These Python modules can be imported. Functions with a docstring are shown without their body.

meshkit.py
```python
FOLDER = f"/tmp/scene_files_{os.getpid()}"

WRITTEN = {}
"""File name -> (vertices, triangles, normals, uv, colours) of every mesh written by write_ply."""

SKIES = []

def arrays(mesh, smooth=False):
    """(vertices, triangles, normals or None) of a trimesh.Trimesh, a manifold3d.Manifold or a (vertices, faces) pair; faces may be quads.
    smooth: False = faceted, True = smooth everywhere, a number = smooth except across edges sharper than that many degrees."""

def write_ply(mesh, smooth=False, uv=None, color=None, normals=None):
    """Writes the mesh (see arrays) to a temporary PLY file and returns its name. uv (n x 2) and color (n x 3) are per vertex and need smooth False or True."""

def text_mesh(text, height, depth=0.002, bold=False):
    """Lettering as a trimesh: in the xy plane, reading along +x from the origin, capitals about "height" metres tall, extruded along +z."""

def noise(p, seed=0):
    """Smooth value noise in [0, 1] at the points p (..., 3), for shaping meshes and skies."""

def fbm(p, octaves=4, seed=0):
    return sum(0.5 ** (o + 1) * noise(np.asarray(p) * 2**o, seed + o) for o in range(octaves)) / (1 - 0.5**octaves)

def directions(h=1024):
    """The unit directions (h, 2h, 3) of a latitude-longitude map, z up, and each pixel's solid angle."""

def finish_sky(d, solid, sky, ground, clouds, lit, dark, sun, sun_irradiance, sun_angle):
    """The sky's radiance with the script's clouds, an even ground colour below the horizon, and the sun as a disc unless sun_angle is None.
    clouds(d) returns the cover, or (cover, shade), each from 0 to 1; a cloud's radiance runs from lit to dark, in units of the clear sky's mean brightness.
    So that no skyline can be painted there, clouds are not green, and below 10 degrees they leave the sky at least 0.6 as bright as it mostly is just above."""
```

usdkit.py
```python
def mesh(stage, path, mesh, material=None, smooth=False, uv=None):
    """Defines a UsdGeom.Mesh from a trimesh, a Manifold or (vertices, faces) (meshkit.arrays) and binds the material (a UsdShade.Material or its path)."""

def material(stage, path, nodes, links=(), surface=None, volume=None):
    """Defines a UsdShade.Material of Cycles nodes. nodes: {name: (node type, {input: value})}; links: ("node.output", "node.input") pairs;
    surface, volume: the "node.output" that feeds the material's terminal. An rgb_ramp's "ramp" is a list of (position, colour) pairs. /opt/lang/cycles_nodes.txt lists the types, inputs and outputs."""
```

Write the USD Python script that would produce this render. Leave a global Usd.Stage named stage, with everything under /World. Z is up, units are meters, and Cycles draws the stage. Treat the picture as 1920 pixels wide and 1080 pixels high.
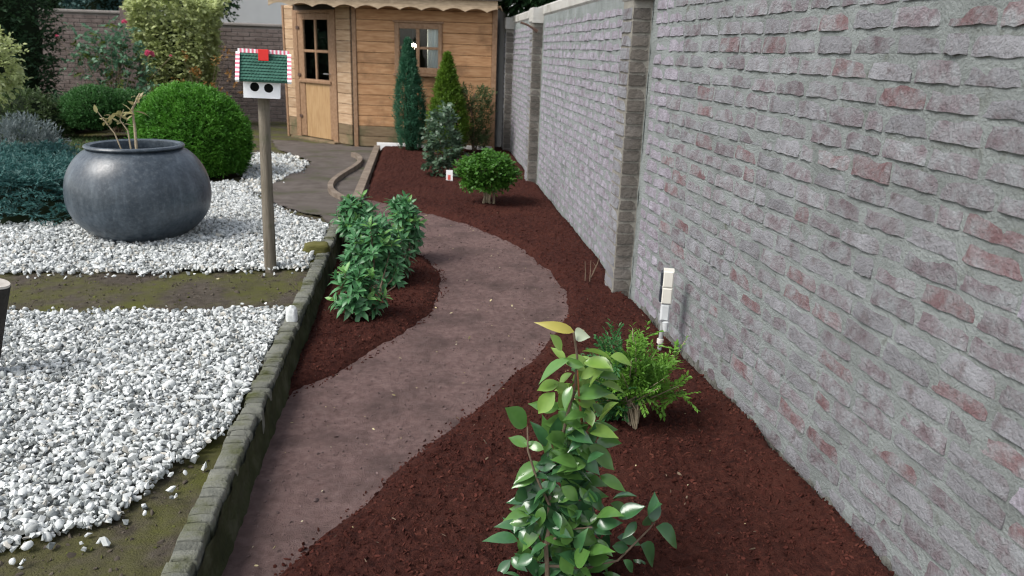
import math, numpy as np, trimesh, usdkit, meshkit
from shapely.geometry import Polygon, Point, LineString
import shapely
from pxr import Usd, UsdGeom, UsdLux, UsdShade, Gf, Sdf, Vt

stage = Usd.Stage.CreateInMemory()
UsdGeom.SetStageUpAxis(stage, UsdGeom.Tokens.z)
UsdGeom.SetStageMetersPerUnit(stage, 1.0)
world = UsdGeom.Xform.Define(stage, '/World')
UsdGeom.Scope.Define(stage, '/World/Looks')

# ------------------------------------------------------------------ camera, sky, sun
EYE = np.array([0, 0, 1.5])
FPX = 1452.0
_d = np.array([800 - 960, 5277 - 540, FPX]); _up = -_d / np.linalg.norm(_d)
_y = np.array([0, 0, 1.0]) - _up * _up[2]; _y /= np.linalg.norm(_y)
ROT = np.stack([np.cross(_y, _up), _y, _up])           # world = ROT @ camera (right, down, forward)
cam = UsdGeom.Camera.Define(stage, '/World/camera')
_m = np.eye(4); _m[0, :3] = ROT[:, 0]; _m[1, :3] = -ROT[:, 1]; _m[2, :3] = -ROT[:, 2]; _m[3, :3] = EYE
cam.AddTransformOp().Set(Gf.Matrix4d(*_m.ravel().tolist()))
cam.CreateHorizontalApertureAttr(36.0); cam.CreateVerticalApertureAttr(36.0 * 9 / 16)
cam.CreateFocalLengthAttr(36.0 * FPX / 1920)
cam.CreateClippingRangeAttr(Gf.Vec2f(0.05, 500))
cam.CreateFStopAttr(4.5); cam.CreateFocusDistanceAttr(2.7)
EXPOSURE = 1.05
cam.CreateExposureAttr(EXPOSURE)

SUN = np.array([-0.60, -0.30, 0.78]); SUN /= np.linalg.norm(SUN)
sky = UsdLux.DomeLight.Define(stage, '/World/sky')
usdkit.material(stage, '/World/Looks/sky_look', {
    's': ('sky_texture', {'sky_type': 'single_scattering', 'sun_disc': False, 'sun_elevation': math.asin(SUN[2]), 'sun_rotation': math.atan2(SUN[0], SUN[1]), 'aerosol_density': 2.0, 'altitude': 50.0}),
    'h': ('hsv', {'saturation': 0.40, 'value': 1.0}),
    'b': ('background_shader', {'strength': 0.122})}, [('s.color', 'h.color'), ('h.color', 'b.color')], surface='b.background')
UsdShade.MaterialBindingAPI.Apply(sky.GetPrim()).Bind(UsdShade.Material.Get(stage, '/World/Looks/sky_look'))
sky.GetPrim().SetCustomDataByKey('kind', 'structure')
sun = UsdLux.DistantLight.Define(stage, '/World/sun')
sun.CreateNormalizeAttr(True); sun.CreateIntensityAttr(0.45); sun.CreateAngleAttr(28.0); sun.CreateColorAttr(Gf.Vec3f(1.0, 0.965, 0.92))
_z = SUN; _x = np.cross([0, 1, 0], _z); _x /= np.linalg.norm(_x); _yy = np.cross(_z, _x)
_s = np.eye(4); _s[0, :3], _s[1, :3], _s[2, :3] = _x, _yy, _z
sun.AddTransformOp().Set(Gf.Matrix4d(*_s.ravel().tolist()))

# ------------------------------------------------------------------ helpers
rng = np.random.default_rng(7)
used = {}
def numbered(parent, name):
    k = (parent, name); n = used.get(k, 0); used[k] = n + 1
    return f'{parent}/{name}' + (f'_{n:03d}' if n else '')
def tag(p, **kw):
    for k, v in kw.items():
        if v: p.SetCustomDataByKey(k, v)
LOC = {}
def thing(name, label, category, loc=(0, 0, 0), group=None, kind=None):
    x = UsdGeom.Xform.Define(stage, numbered('/World', name)); x.AddTranslateOp().Set(Gf.Vec3d(*map(float, loc)))
    LOC[str(x.GetPath())] = np.array(loc, float)
    tag(x.GetPrim(), label=label, category=category, group=group, kind=kind)
    return str(x.GetPath())
def arr(mesh):
    return meshkit.arrays(mesh)[:2]
def part(parent, name, mesh, mat, smooth=False, label=None, kind=None):
    """world-space mesh -> Mesh prim under the parent path (whose origin is subtracted)"""
    root = '/'.join(parent.split('/')[:3]); o = LOC.get(root, np.zeros(3))
    v, f = arr(mesh)
    m = usdkit.mesh(stage, numbered(parent, name), trimesh.Trimesh(v - o, f, process=False), M[mat], smooth=smooth)
    tag(m.GetPrim(), label=label, kind=kind)
    return str(m.GetPath())
def single(name, mesh, mat, smooth=False, **kw):
    m = usdkit.mesh(stage, numbered('/World', name), mesh, M[mat], smooth=smooth)
    tag(m.GetPrim(), **kw)
    return str(m.GetPath())
def cat(ms):
    vs, fs, n = [], [], 0
    for m in ms:
        v, f = arr(m); vs.append(v); fs.append(f + n); n += len(v)
    return trimesh.Trimesh(np.vstack(vs), np.vstack(fs), process=False)
def ray(px):
    px = np.atleast_2d(np.asarray(px, float))
    return np.stack([(px[:, 0] - 960) / FPX, (px[:, 1] - 540) / FPX, np.ones(len(px))], 1) @ ROT.T
def at_z(px, z):
    r = ray(px); return EYE + r * ((z - EYE[2]) / r[:, 2])[:, None]
def at_y(px, y):
    r = ray(px); return EYE + r * (np.asarray(y) / r[:, 1])[:, None]
def smooth01(t):
    t = np.clip(t, 0, 1); return t * t * (3 - 2 * t)
def unit(v):
    v = np.asarray(v, float); return v / np.maximum(np.linalg.norm(v, axis=-1, keepdims=True), 1e-9)
def fbm(p, o=4, seed=0): return meshkit.fbm(p, o, seed)
def frame_box(P0, d, n, u0, u1, n0, n1, z0, z1, bev=0.0):
    """box in the upright frame at P0: u along d, n outward, z up; bev chamfers the outward edges"""
    d = np.array([*d, 0.0]); n = np.array([*n, 0.0]); P0 = np.array([*P0[:2], 0.0])
    if bev:
        pr = [(n0, u0, u1, z0, z1), (n1 - bev, u0, u1, z0, z1), (n1, u0 + bev, u1 - bev, z0 + bev, z1 - bev)]
    else:
        pr = [(n0, u0, u1, z0, z1), (n1, u0, u1, z0, z1)]
    v = []
    for nn, a, b, c, e in pr:
        for u, z in ((a, c), (b, c), (b, e), (a, e)):
            v.append(P0 + d * u + n * nn + np.array([0, 0, z]))
    f = [(0, 2, 1), (0, 3, 2)]
    for k in range(len(pr) - 1):
        for i in range(4):
            a, b = 4 * k + i, 4 * k + (i + 1) % 4
            f += [(a, b, b + 4), (a, b + 4, a + 4)]
    k = 4 * (len(pr) - 1); f += [(k, k + 1, k + 2), (k, k + 2, k + 3)]
    m = trimesh.Trimesh(np.array(v), np.array(f), process=False)
    return m if m.volume > 0 else trimesh.Trimesh(m.vertices, m.faces[:, ::-1], process=False)
def tube(pts, r, sides=7, jitter=0.0, seed=0):
    pts = np.asarray(pts, float); r = np.broadcast_to(np.asarray(r, float), len(pts))
    t = unit(np.gradient(pts, axis=0)); ref = np.array([0.31, 0.17, 0.93]); 
    a = unit(np.cross(t, np.where(np.abs(t @ ref)[:, None] > 0.95, [1.0, 0, 0], ref))); b = np.cross(t, a)
    g = np.random.default_rng(seed); ang = np.arange(sides) / sides * 2 * np.pi
    rr = r[:, None] * (1 + jitter * g.normal(size=(len(pts), sides)))
    v = (pts[:, None] + rr[..., None] * (np.cos(ang)[None, :, None] * a[:, None] + np.sin(ang)[None, :, None] * b[:, None])).reshape(-1, 3)
    f = []
    for k in range(len(pts) - 1):
        for i in range(sides):
            p, q = k * sides + i, k * sides + (i + 1) % sides
            f += [(p, q, q + sides), (p, q + sides, p + sides)]
    n = len(v); v = np.vstack([v, pts[0], pts[-1]])
    for i in range(sides):
        f += [(n, (i + 1) % sides, i), (n + 1, (len(pts) - 1) * sides + i, (len(pts) - 1) * sides + (i + 1) % sides)]
    return trimesh.Trimesh(v, np.array(f), process=False)
def lathe(profile, c, sides=64):
    pr = np.asarray(profile, float); ang = np.arange(sides) / sides * 2 * np.pi
    v = np.stack([c[0] + pr[:, None, 0] * np.cos(ang), c[1] + pr[:, None, 0] * np.sin(ang), np.broadcast_to(c[2] + pr[:, None, 1], (len(pr), sides))], -1).reshape(-1, 3)
    f = []
    for k in range(len(pr) - 1):
        for i in range(sides):
            p, q = k * sides + i, k * sides + (i + 1) % sides
            f += [(p, q, q + sides), (p, q + sides, p + sides)]
    return trimesh.Trimesh(v, np.array(f), process=False)
def grid_mesh(X, Y, Z, keep=None):
    a, b = X.shape; v = np.stack([X, Y, Z], -1).reshape(-1, 3)
    i = np.arange(a * b).reshape(a, b)
    q = np.stack([i[:-1, :-1], i[:-1, 1:], i[1:, 1:], i[1:, :-1]], -1).reshape(-1, 4)
    if keep is not None:
        k = keep.reshape(-1); q = q[k[q].any(1)]
    f = np.vstack([q[:, [0, 1, 2]], q[:, [0, 2, 3]]])
    n = np.cross(v[f[0, 1]] - v[f[0, 0]], v[f[0, 2]] - v[f[0, 0]])
    if n[2] < 0: f = f[:, ::-1]
    us = np.unique(f); r = np.full(len(v), -1); r[us] = np.arange(len(us))
    return trimesh.Trimesh(v[us], r[f], process=False)

# leaf templates: (vertices with x along the leaf, y across, z up; faces)
def leaf_template(stations, fold=0.25, droop=0.25, point=1.0):
    v, f = [(0, 0, 0)], []
    for t, w in stations:
        z = -droop * t * t
        v += [(t, w, z + fold * w), (t, 0, z), (t, -w, z + fold * w)]
    v.append((point, 0, -droop * point ** 2)); e = len(v) - 1
    f += [(0, 2, 1), (0, 3, 2)]
    for k in range(len(stations) - 1):
        a, b = 1 + 3 * k, 4 + 3 * k
        f += [(a, a + 1, b + 1), (a, b + 1, b), (a + 1, a + 2, b + 2), (a + 1, b + 2, b + 1)]
    a = e - 3; f += [(a, a + 1, e), (a + 1, a + 2, e)]
    return np.array(v, float), np.array(f)
CAMELLIA = leaf_template([(0.06, 0.06), (0.18, 0.165), (0.32, 0.225), (0.48, 0.245), (0.64, 0.21), (0.78, 0.14), (0.9, 0.055)], 0.42, 0.34)
CAM_KINDS = [leaf_template([(0.06, 0.06), (0.18, 0.165), (0.32, 0.225), (0.48, 0.245), (0.64, 0.21), (0.78, 0.14), (0.9, 0.055)], a_, b_) for a_, b_ in ((.42, .34), (.6, .12), (.25, .6), (.5, -.12))]
OVAL = leaf_template([(0.3, 0.2), (0.65, 0.19)], 0.3, 0.25)
LANCE = leaf_template([(0.3, 0.16), (0.68, 0.165)], 0.35, 0.3)
BLADE = (np.array([(0, 0, 0), (0.5, 0.09, 0.03), (1, 0, 0), (0.5, -0.09, 0.03)], float), np.array([(0, 2, 1), (0, 3, 2)]))
BLADE_W = (np.array([(0, 0, 0), (0.55, 0.2, 0.05), (1, 0, -0.1), (0.55, -0.2, 0.05)], float), np.array([(0, 2, 1), (0, 3, 2)]))
def leaves(P, D, N, L, tmpl, width=1.0):
    P, D = np.asarray(P, float), unit(D); L = np.broadcast_to(np.asarray(L, float), len(P))
    S = unit(np.cross(np.broadcast_to(N, D.shape), D)); U = np.cross(D, S)
    tv, tf = tmpl
    w = np.broadcast_to(np.asarray(width, float), len(P))
    v = P[:, None] + L[:, None, None] * (tv[None, :, 0:1] * D[:, None] + w[:, None, None] * tv[None, :, 1:2] * S[:, None] + tv[None, :, 2:3] * U[:, None])
    f = tf[None] + (np.arange(len(P)) * len(tv))[:, None, None]
    return trimesh.Trimesh(v.reshape(-1, 3), f.reshape(-1, 3), process=False)
def sphere_dirs(n, g, zmin=-1.0):
    z = g.uniform(zmin, 1, n); a = g.uniform(0, 2 * np.pi, n); r = np.sqrt(1 - z * z)
    return np.stack([r * np.cos(a), r * np.sin(a), z], 1)

# ------------------------------------------------------------------ materials
M = {}
def mat(name, colors, scale=5.0, rough=0.8, bump=0.0, bump_scale=60.0, detail=5, spec=0.35, island=0.0, obj=0.0, translucent=0.0, stretch=None, metallic=0.0, second=None, distortion=0.0, bump_dist=0.01, local=False):
    """noise-driven ramp of colours, value varied per island / per object, optional second layer (colour, scale, low, high) and bump"""
    n = {'geo': ('geometry', {}), 'tc': ('texture_coordinate', {}), 'map': ('mapping', {'scale': stretch or (1, 1, 1)}),
         'noise': ('noise_texture', {'scale': scale, 'detail': detail, 'roughness': 0.6, 'distortion': distortion}),
         'ramp': ('rgb_ramp', {'ramp': [(0.25 + 0.5 * i / max(len(colors) - 1, 1), c) for i, c in enumerate(colors)]}),
         'p': ('principled_bsdf', {'roughness': rough, 'specular_ior_level': spec, 'metallic': metallic})}
    l = [('tc.object' if local else 'geo.position', 'map.vector'), ('map.vector', 'noise.vector'), ('noise.fac', 'ramp.fac')]
    out = 'ramp.color'
    if second:
        col, sc, lo, hi = second
        n['n2'] = ('noise_texture', {'scale': sc, 'detail': 5, 'roughness': 0.65}); n['r2'] = ('map_range', {'from_min': lo, 'from_max': hi, 'clamp': True}); n['m2'] = ('mix_color', {'b': col})
        l += [('geo.position', 'n2.vector'), ('n2.fac', 'r2.value'), ('r2.result', 'm2.fac'), (out, 'm2.a')]; out = 'm2.result'
    for key, amt, src in (('isl', island, 'geo.random_per_island'), ('ob', obj, 'oi.random')):
        if amt:
            if key == 'ob': n['oi'] = ('object_info', {})
            n['mr' + key] = ('map_range', {'to_min': 1 - amt, 'to_max': 1 + amt}); n['hs' + key] = ('hsv', {})
            l += [(src, f'mr{key}.value'), (f'mr{key}.result', f'hs{key}.value'), (out, f'hs{key}.color')]; out = f'hs{key}.color'
    l.append((out, 'p.base_color'))
    if bump:
        n['bn'] = ('noise_texture', {'scale': bump_scale, 'detail': 5, 'roughness': 0.65}); n['b'] = ('bump', {'strength': bump, 'distance': bump_dist})
        l += [('map.vector' if stretch else ('tc.object' if local else 'geo.position'), 'bn.vector'), ('bn.fac', 'b.height'), ('b.normal', 'p.normal')]
    surf = 'p.BSDF'
    if translucent:
        n['t'] = ('translucent_bsdf', {}); n['mx'] = ('mix_closure', {'fac': translucent})
        l += [(out, 't.color'), ('p.BSDF', 'mx.closure1'), ('t.BSDF', 'mx.closure2')]; surf = 'mx.closure'
    M[name] = usdkit.material(stage, f'/World/Looks/{name}', n, l, surface=surf)
def leafmat(name, colors, rough=0.45, spec=0.4, translucent=0.25, island=0.35, scale=6.0):
    mat(name, colors, scale=scale, rough=rough, spec=spec, translucent=translucent, island=island, detail=3)

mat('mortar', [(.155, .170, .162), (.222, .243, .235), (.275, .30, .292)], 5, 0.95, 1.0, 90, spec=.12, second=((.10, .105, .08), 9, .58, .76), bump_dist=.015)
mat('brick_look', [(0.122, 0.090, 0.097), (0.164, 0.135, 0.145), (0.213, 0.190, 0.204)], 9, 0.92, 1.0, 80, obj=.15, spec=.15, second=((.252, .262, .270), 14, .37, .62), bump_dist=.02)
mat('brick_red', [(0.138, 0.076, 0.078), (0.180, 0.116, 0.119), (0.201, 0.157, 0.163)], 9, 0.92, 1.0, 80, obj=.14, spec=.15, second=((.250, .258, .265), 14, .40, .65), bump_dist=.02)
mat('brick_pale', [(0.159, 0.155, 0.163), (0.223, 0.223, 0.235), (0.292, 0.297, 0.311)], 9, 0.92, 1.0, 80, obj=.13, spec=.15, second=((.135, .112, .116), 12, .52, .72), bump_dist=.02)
mat('brick_far', [(0.214, 0.180, 0.208), (0.305, 0.285, 0.320), (0.428, 0.405, 0.458)], 12, 0.92, 1.0, 70, island=.14, spec=.15, second=((.19, .155, .167), 9, .56, .76), bump_dist=.02)  # paler than near bricks: limewash, and light falloff put into the colour
mat('brick_pier', [(.072, .064, .054), (.105, .094, .082), (.14, .13, .118)], 7, 0.92, 0.9, 50, obj=.2, spec=.2)  # pier fronts: darker brick, deepened further for the side away from the light
mat('footing', [(.045, .042, .035), (.12, .12, .105), (.20, .205, .185)], 16, 0.95, 1.0, 60, spec=.12, second=((.02, .018, .014), 18, .55, .66), bump_dist=.02)
mat('render_coat', [(.27, .26, .23), (.36, .35, .32), (.42, .415, .39)], 4, 0.95, 0.5, 40, spec=.15, second=((.17, .165, .13), 5, .55, .75))
mat('pier_mortar', [(.13, .12, .10), (.19, .18, .155), (.24, .23, .2)], 7, 0.95, 0.7, 60, spec=.15)
mat('back_brick', [(0.134, 0.106, 0.095), (0.196, 0.157, 0.143), (0.258, 0.213, 0.196)], 5, 0.95, 0.6, 30, island=.22, spec=.15)
mat('back_mortar', [(0.187, 0.171, 0.154), (0.253, 0.231, 0.215)], 5, 0.95, 0.5, 40, spec=.15)
mat('mulch', [(0.017, 0.005, 0.004), (0.047, 0.014, 0.010), (0.081, 0.028, 0.019)], 42, 0.95, 1.0, 130, detail=6, spec=.12, second=((.062, .020, .0135), 2.2, .45, .7), bump_dist=.02)
mat('mulch_chip', [(0.020, 0.006, 0.004), (0.050, 0.015, 0.011), (0.079, 0.029, 0.020)], 9, 0.95, 0.6, 80, obj=.4, spec=.1)
mat('path', [(0.094, 0.059, 0.055), (0.141, 0.093, 0.085), (0.178, 0.125, 0.115)], 34, 0.95, 1.0, 170, detail=8, spec=.12, second=((.066, .046, .042), 3.2, .46, .74), bump_dist=.012)
mat('soil', [(.040, .033, .025), (.072, .060, .047), (.105, .09, .073)], 26, 0.95, 1.0, 150, detail=8, spec=.12, second=((.085, .088, .022), 2.6, .42, .64), bump_dist=.012)
mat('patio', [(.07, .058, .05), (.10, .085, .075), (.13, .112, .1)], 8, 0.95, 0.9, 90, detail=6, spec=.12, second=((.06, .062, .035), 2.0, .52, .68))
mat('crumb', [(.085, .058, .054), (.125, .09, .085)], 9, 0.95, obj=.3, spec=.1)
mat('earth_crumb', [(.065, .054, .042), (.095, .08, .063)], 9, 0.95, obj=.2, spec=.1)
mat('moss_crumb', [(.055, .06, .018), (.10, .105, .03)], 9, 0.95, obj=.3, spec=.1)
mat('litter', [(.22, .17, .07), (.34, .29, .16), (.38, .36, .3)], 30, 0.8, obj=.4, spec=.2)
mat('grit', [(.08, .085, .08), (.17, .175, .165)], 25, 0.95, 0.6, 80, spec=.15)
mat('pebble_white', [(.36, .375, .36), (.50, .515, .50), (.66, .67, .65)], 30, 0.6, 0.3, 60, obj=.18, spec=.35)
mat('pebble_grey', [(.17, .18, .175), (.27, .285, .275), (.37, .385, .37)], 35, 0.6, 0.3, 60, obj=.28, spec=.35)
mat('pebble_dark', [(.06, .068, .065), (.12, .13, .125), (.19, .2, .19)], 35, 0.6, 0.3, 60, obj=.3, spec=.35)
mat('pebble_cream', [(.32, .295, .25), (.43, .41, .36), (.52, .50, .45)], 30, 0.6, 0.3, 60, obj=.2, spec=.35)
mat('lawn', [(.035, .06, .02), (.06, .10, .03), (.085, .13, .05)], 12, 0.9, 0.8, 90)
mat('kerb', [(0.092, 0.095, 0.080), (0.156, 0.158, 0.132), (0.230, 0.230, 0.192)], 14, 0.92, 1.0, 90, obj=.12, spec=.2, second=((.055, .06, .022), 7, .46, .66))
mat('kerb_mossy', [(.022, .025, .012), (.04, .044, .02), (.07, .07, .045)], 10, 0.95, 1.0, 60, obj=.2, spec=.1)
mat('timber_edge', [(.11, .085, .065), (.17, .135, .105), (.23, .19, .15)], 8, 0.9, 0.6, 60, spec=.2)
mat('plank', [(0.281, 0.136, 0.055), (0.404, 0.218, 0.101), (0.516, 0.311, 0.161)], 4, 0.62, 0.5, 30, stretch=(1.2, 1.2, 9), obj=.16, spec=.35, second=((.19, .10, .045), 2.3, .55, .75))
mat('plank_weathered', [(0.276, 0.172, 0.098), (0.391, 0.265, 0.161), (0.494, 0.368, 0.253)], 4, 0.75, 0.5, 30, stretch=(1.2, 1.2, 9), obj=.14, spec=.25)
mat('plank_dark', [(.11, .075, .042), (.17, .12, .07), (.22, .17, .10)], 4, 0.8, 0.5, 30, stretch=(1.2, 1.2, 9), obj=.14, spec=.25, second=((.06, .07, .03), 3, .5, .7))  # darker, greener wood for the lowest plank rows and the doorstep
mat('door_panel', [(0.240, 0.141, 0.063), (0.351, 0.220, 0.105), (0.425, 0.290, 0.150)], 5, 0.6, 0.4, 30, stretch=(8, 8, 0.8), spec=.35)
mat('frame_wood', [(0.180, 0.098, 0.050), (0.243, 0.144, 0.080), (0.306, 0.195, 0.120)], 5, 0.6, 0.4, 30, stretch=(5, 5, 5), obj=.1, spec=.35)
mat('fascia', [(0.330, 0.241, 0.156), (0.465, 0.348, 0.227), (0.600, 0.461, 0.312)], 5, 0.75, 0.4, 30, stretch=(1.5, 1.5, 8), spec=.25)
mat('roofing', [(.03, .028, .026), (.055, .05, .046)], 8, 0.9, 0.7, 80)
mat('dark_interior', [(.03, .024, .018), (.05, .04, .03)], 3, 0.9)  # near black: the unlit inside is put into the colour
mat('white_paint', [(.72, .72, .70), (.80, .80, .78)], 8, 0.5, spec=.4)
mat('curtain', [(.74, .74, .72), (.80, .80, .79)], 6, 0.9, 0.4, 14, stretch=(12, 12, 0.4))
mat('metal', [(.4, .4, .4), (.5, .5, .5)], 9, 0.3, metallic=0.9, spec=.5)
mat('rusty', [(.05, .03, .022), (.10, .055, .04)], 30, 0.8, 0.5, 90)
mat('pot_soil', [(.008, .007, .006), (.016, .014, .011)], 20, 0.95, 0.8, 90)
mat('post_wood', [(.10, .085, .062), (.155, .132, .10), (.21, .185, .145)], 7, 0.85, 0.7, 40, stretch=(6, 6, 0.7), spec=.2, second=((.085, .09, .05), 4, .52, .7))
mat('log_bark', [(.010, .009, .008), (.022, .019, .016), (.035, .03, .026)], 9, 0.9, 0.8, 50)
mat('log_end', [(.34, .30, .26), (.46, .42, .37), (.55, .51, .46)], 14, 0.85, 0.4, 70)
mat('green_felt', [(.020, .075, .052), (.035, .115, .082), (.055, .15, .11)], 20, 0.85, 0.7, 120, stretch=(1, 1, 1))
mat('red_paint', [(.62, .022, .018), (.72, .04, .03)], 9, 0.45, spec=.4)
mat('pink_paint', [(.70, .14, .20), (.78, .22, .28)], 9, 0.5)
mat('bird_white', [(.80, .80, .79), (.84, .84, .83)], 9, 0.55)
mat('hole_shade', [(.02, .02, .02), (.035, .035, .03)], 9, 0.9)
mat('cream_plastic', [(0.546, 0.528, 0.466), (0.616, 0.598, 0.537)], 9, 0.4, spec=.45)
mat('socket_dark', [(.018, .022, .03), (.03, .034, .042)], 9, 0.4, spec=.5)
mat('grey_plastic', [(.42, .44, .44), (.50, .52, .52)], 9, 0.45, spec=.45)
mat('conduit', [(.22, .23, .23), (.32, .33, .32)], 12, 0.5, spec=.4)
mat('moss_stone', [(.06, .058, .02), (.10, .095, .03), (.13, .12, .05)], 9, 0.95, 0.9, 60, spec=.1)
mat('label_red', [(.5, .09, .07), (.6, .13, .1)], 200, 0.6)
mat('twig', [(.10, .07, .045), (.17, .125, .085)], 20, 0.85, 0.4, 60)
mat('pale_twig', [(.24, .19, .12), (.34, .28, .19)], 20, 0.85, 0.4, 60)
mat('red_stem', [(.13, .045, .02), (.20, .075, .03)], 20, 0.6)
mat('bark', [(.045, .036, .028), (.085, .07, .055)], 12, 0.9, 0.8, 40)
mat('house_render', [(0.410, 0.426, 0.435), (0.476, 0.492, 0.500)], 2, 0.9, 0.2, 30)
mat('house_roof', [(.10, .06, .05), (.14, .09, .075)], 4, 0.9, 0.5, 30)
leafmat('camellia_dark', [(.030, .095, .038), (.050, .145, .052), (.075, .19, .062)], .22, .6, .12, .25, 14)
leafmat('camellia_mid', [(.065, .165, .035), (.10, .225, .05), (.14, .28, .065)], .22, .6, .18, .2, 14)
leafmat('camellia_young', [(0.143, 0.275, 0.050), (0.209, 0.352, 0.070), (0.286, 0.418, 0.100)], .3, .5, .3, .15, 14)
leafmat('camellia_yellow', [(.42, .38, .07), (.52, .44, .12)], .35, .45, .35, .1, 14)
leafmat('camellia_pale', [(.38, .45, .32), (.46, .50, .40)], .35, .45, .3, .1, 14)
leafmat('fern_green', [(0.113, 0.276, 0.035), (0.187, 0.415, 0.052), (0.262, 0.518, 0.078)], .5, .3, .3)
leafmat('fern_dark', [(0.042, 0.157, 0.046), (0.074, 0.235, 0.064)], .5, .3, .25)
leafmat('shrub_leaf', [(0.062, 0.198, 0.080), (0.098, 0.282, 0.108), (0.152, 0.381, 0.143)], .38, .45, .22, .3, 9)
leafmat('shrub_tip', [(0.138, 0.331, 0.083), (0.207, 0.428, 0.110)], .4, .4, .28, .2, 9)
leafmat('box_green', [(0.054, 0.172, 0.022), (0.090, 0.253, 0.031), (0.132, 0.322, 0.044)], .45, .35, .28, .4, 9)
leafmat('yew_green', [(0.062, 0.222, 0.026), (0.129, 0.390, 0.037), (0.201, 0.522, 0.056)], .55, .3, .2, .45, 4)
leafmat('ball_green', [(0.040, 0.137, 0.034), (0.068, 0.209, 0.047), (0.101, 0.272, 0.069)], .55, .3, .2, .4, 5)
leafmat('thuja_green', [(0.088, 0.196, 0.015), (0.150, 0.284, 0.024), (0.211, 0.360, 0.040)], .55, .3, .2, .4, 5)
leafmat('cypress_green', [(0.031, 0.135, 0.071), (0.055, 0.199, 0.104), (0.098, 0.260, 0.146)], .55, .3, .2, .35, 6)
leafmat('olive_dark', [(0.051, 0.091, 0.030), (0.082, 0.137, 0.043), (0.127, 0.182, 0.068)], .55, .3, .2, .4, 5)
leafmat('holly_grey', [(.05, .115, .055), (.10, .18, .10), (.22, .30, .21)], .38, .45, .2, .4, 16)
leafmat('juniper_blue', [(0.029, 0.107, 0.097), (0.051, 0.165, 0.149), (0.090, 0.232, 0.213)], .6, .3, .15, .4, 3.5)
leafmat('lavender_grey', [(0.120, 0.156, 0.156), (0.192, 0.240, 0.240), (0.288, 0.336, 0.336)], .6, .25, .2, .35, 5)
leafmat('hedge_dark', [(0.032, 0.072, 0.035), (0.052, 0.119, 0.049), (0.088, 0.171, 0.072)], .6, .25, .15, .4, 2)
leafmat('tree_green', [(0.034, 0.099, 0.036), (0.061, 0.153, 0.053), (0.099, 0.208, 0.081)], .55, .3, .2, .4, 2)
leafmat('tree_blue', [(0.030, 0.088, 0.075), (0.055, 0.135, 0.122), (0.101, 0.203, 0.195)], .55, .3, .2, .4, 2)
leafmat('variegated', [(0.448, 0.526, 0.157), (0.627, 0.706, 0.302), (0.739, 0.795, 0.470)], .5, .3, .3, .3, 7)
leafmat('rose_leaf', [(0.083, 0.198, 0.102), (0.140, 0.292, 0.168), (0.223, 0.385, 0.224)], .45, .35, .25, .35, 5)
leafmat('rose_yellowing', [(.09, .13, .02), (.14, .18, .03)], .5, .3, .3, .3, 5)
leafmat('rose_pink', [(.70, .10, .20), (.80, .20, .32)], .5, .3, .25, .15, 30)
leafmat('autumn', [(.30, .12, .02), (.38, .19, .05), (.30, .22, .09)], .55, .3, .25, .3, 9)
leafmat('pale_leaf', [(.30, .28, .10), (.42, .38, .17), (.45, .36, .22)], .55, .3, .3, .3, 9)
leafmat('crown_shade', [(.008, .015, .006), (.014, .024, .009)], .8, .1, .0, .2)  # near-black cores: shade between the leaves put in as solid colour
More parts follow.
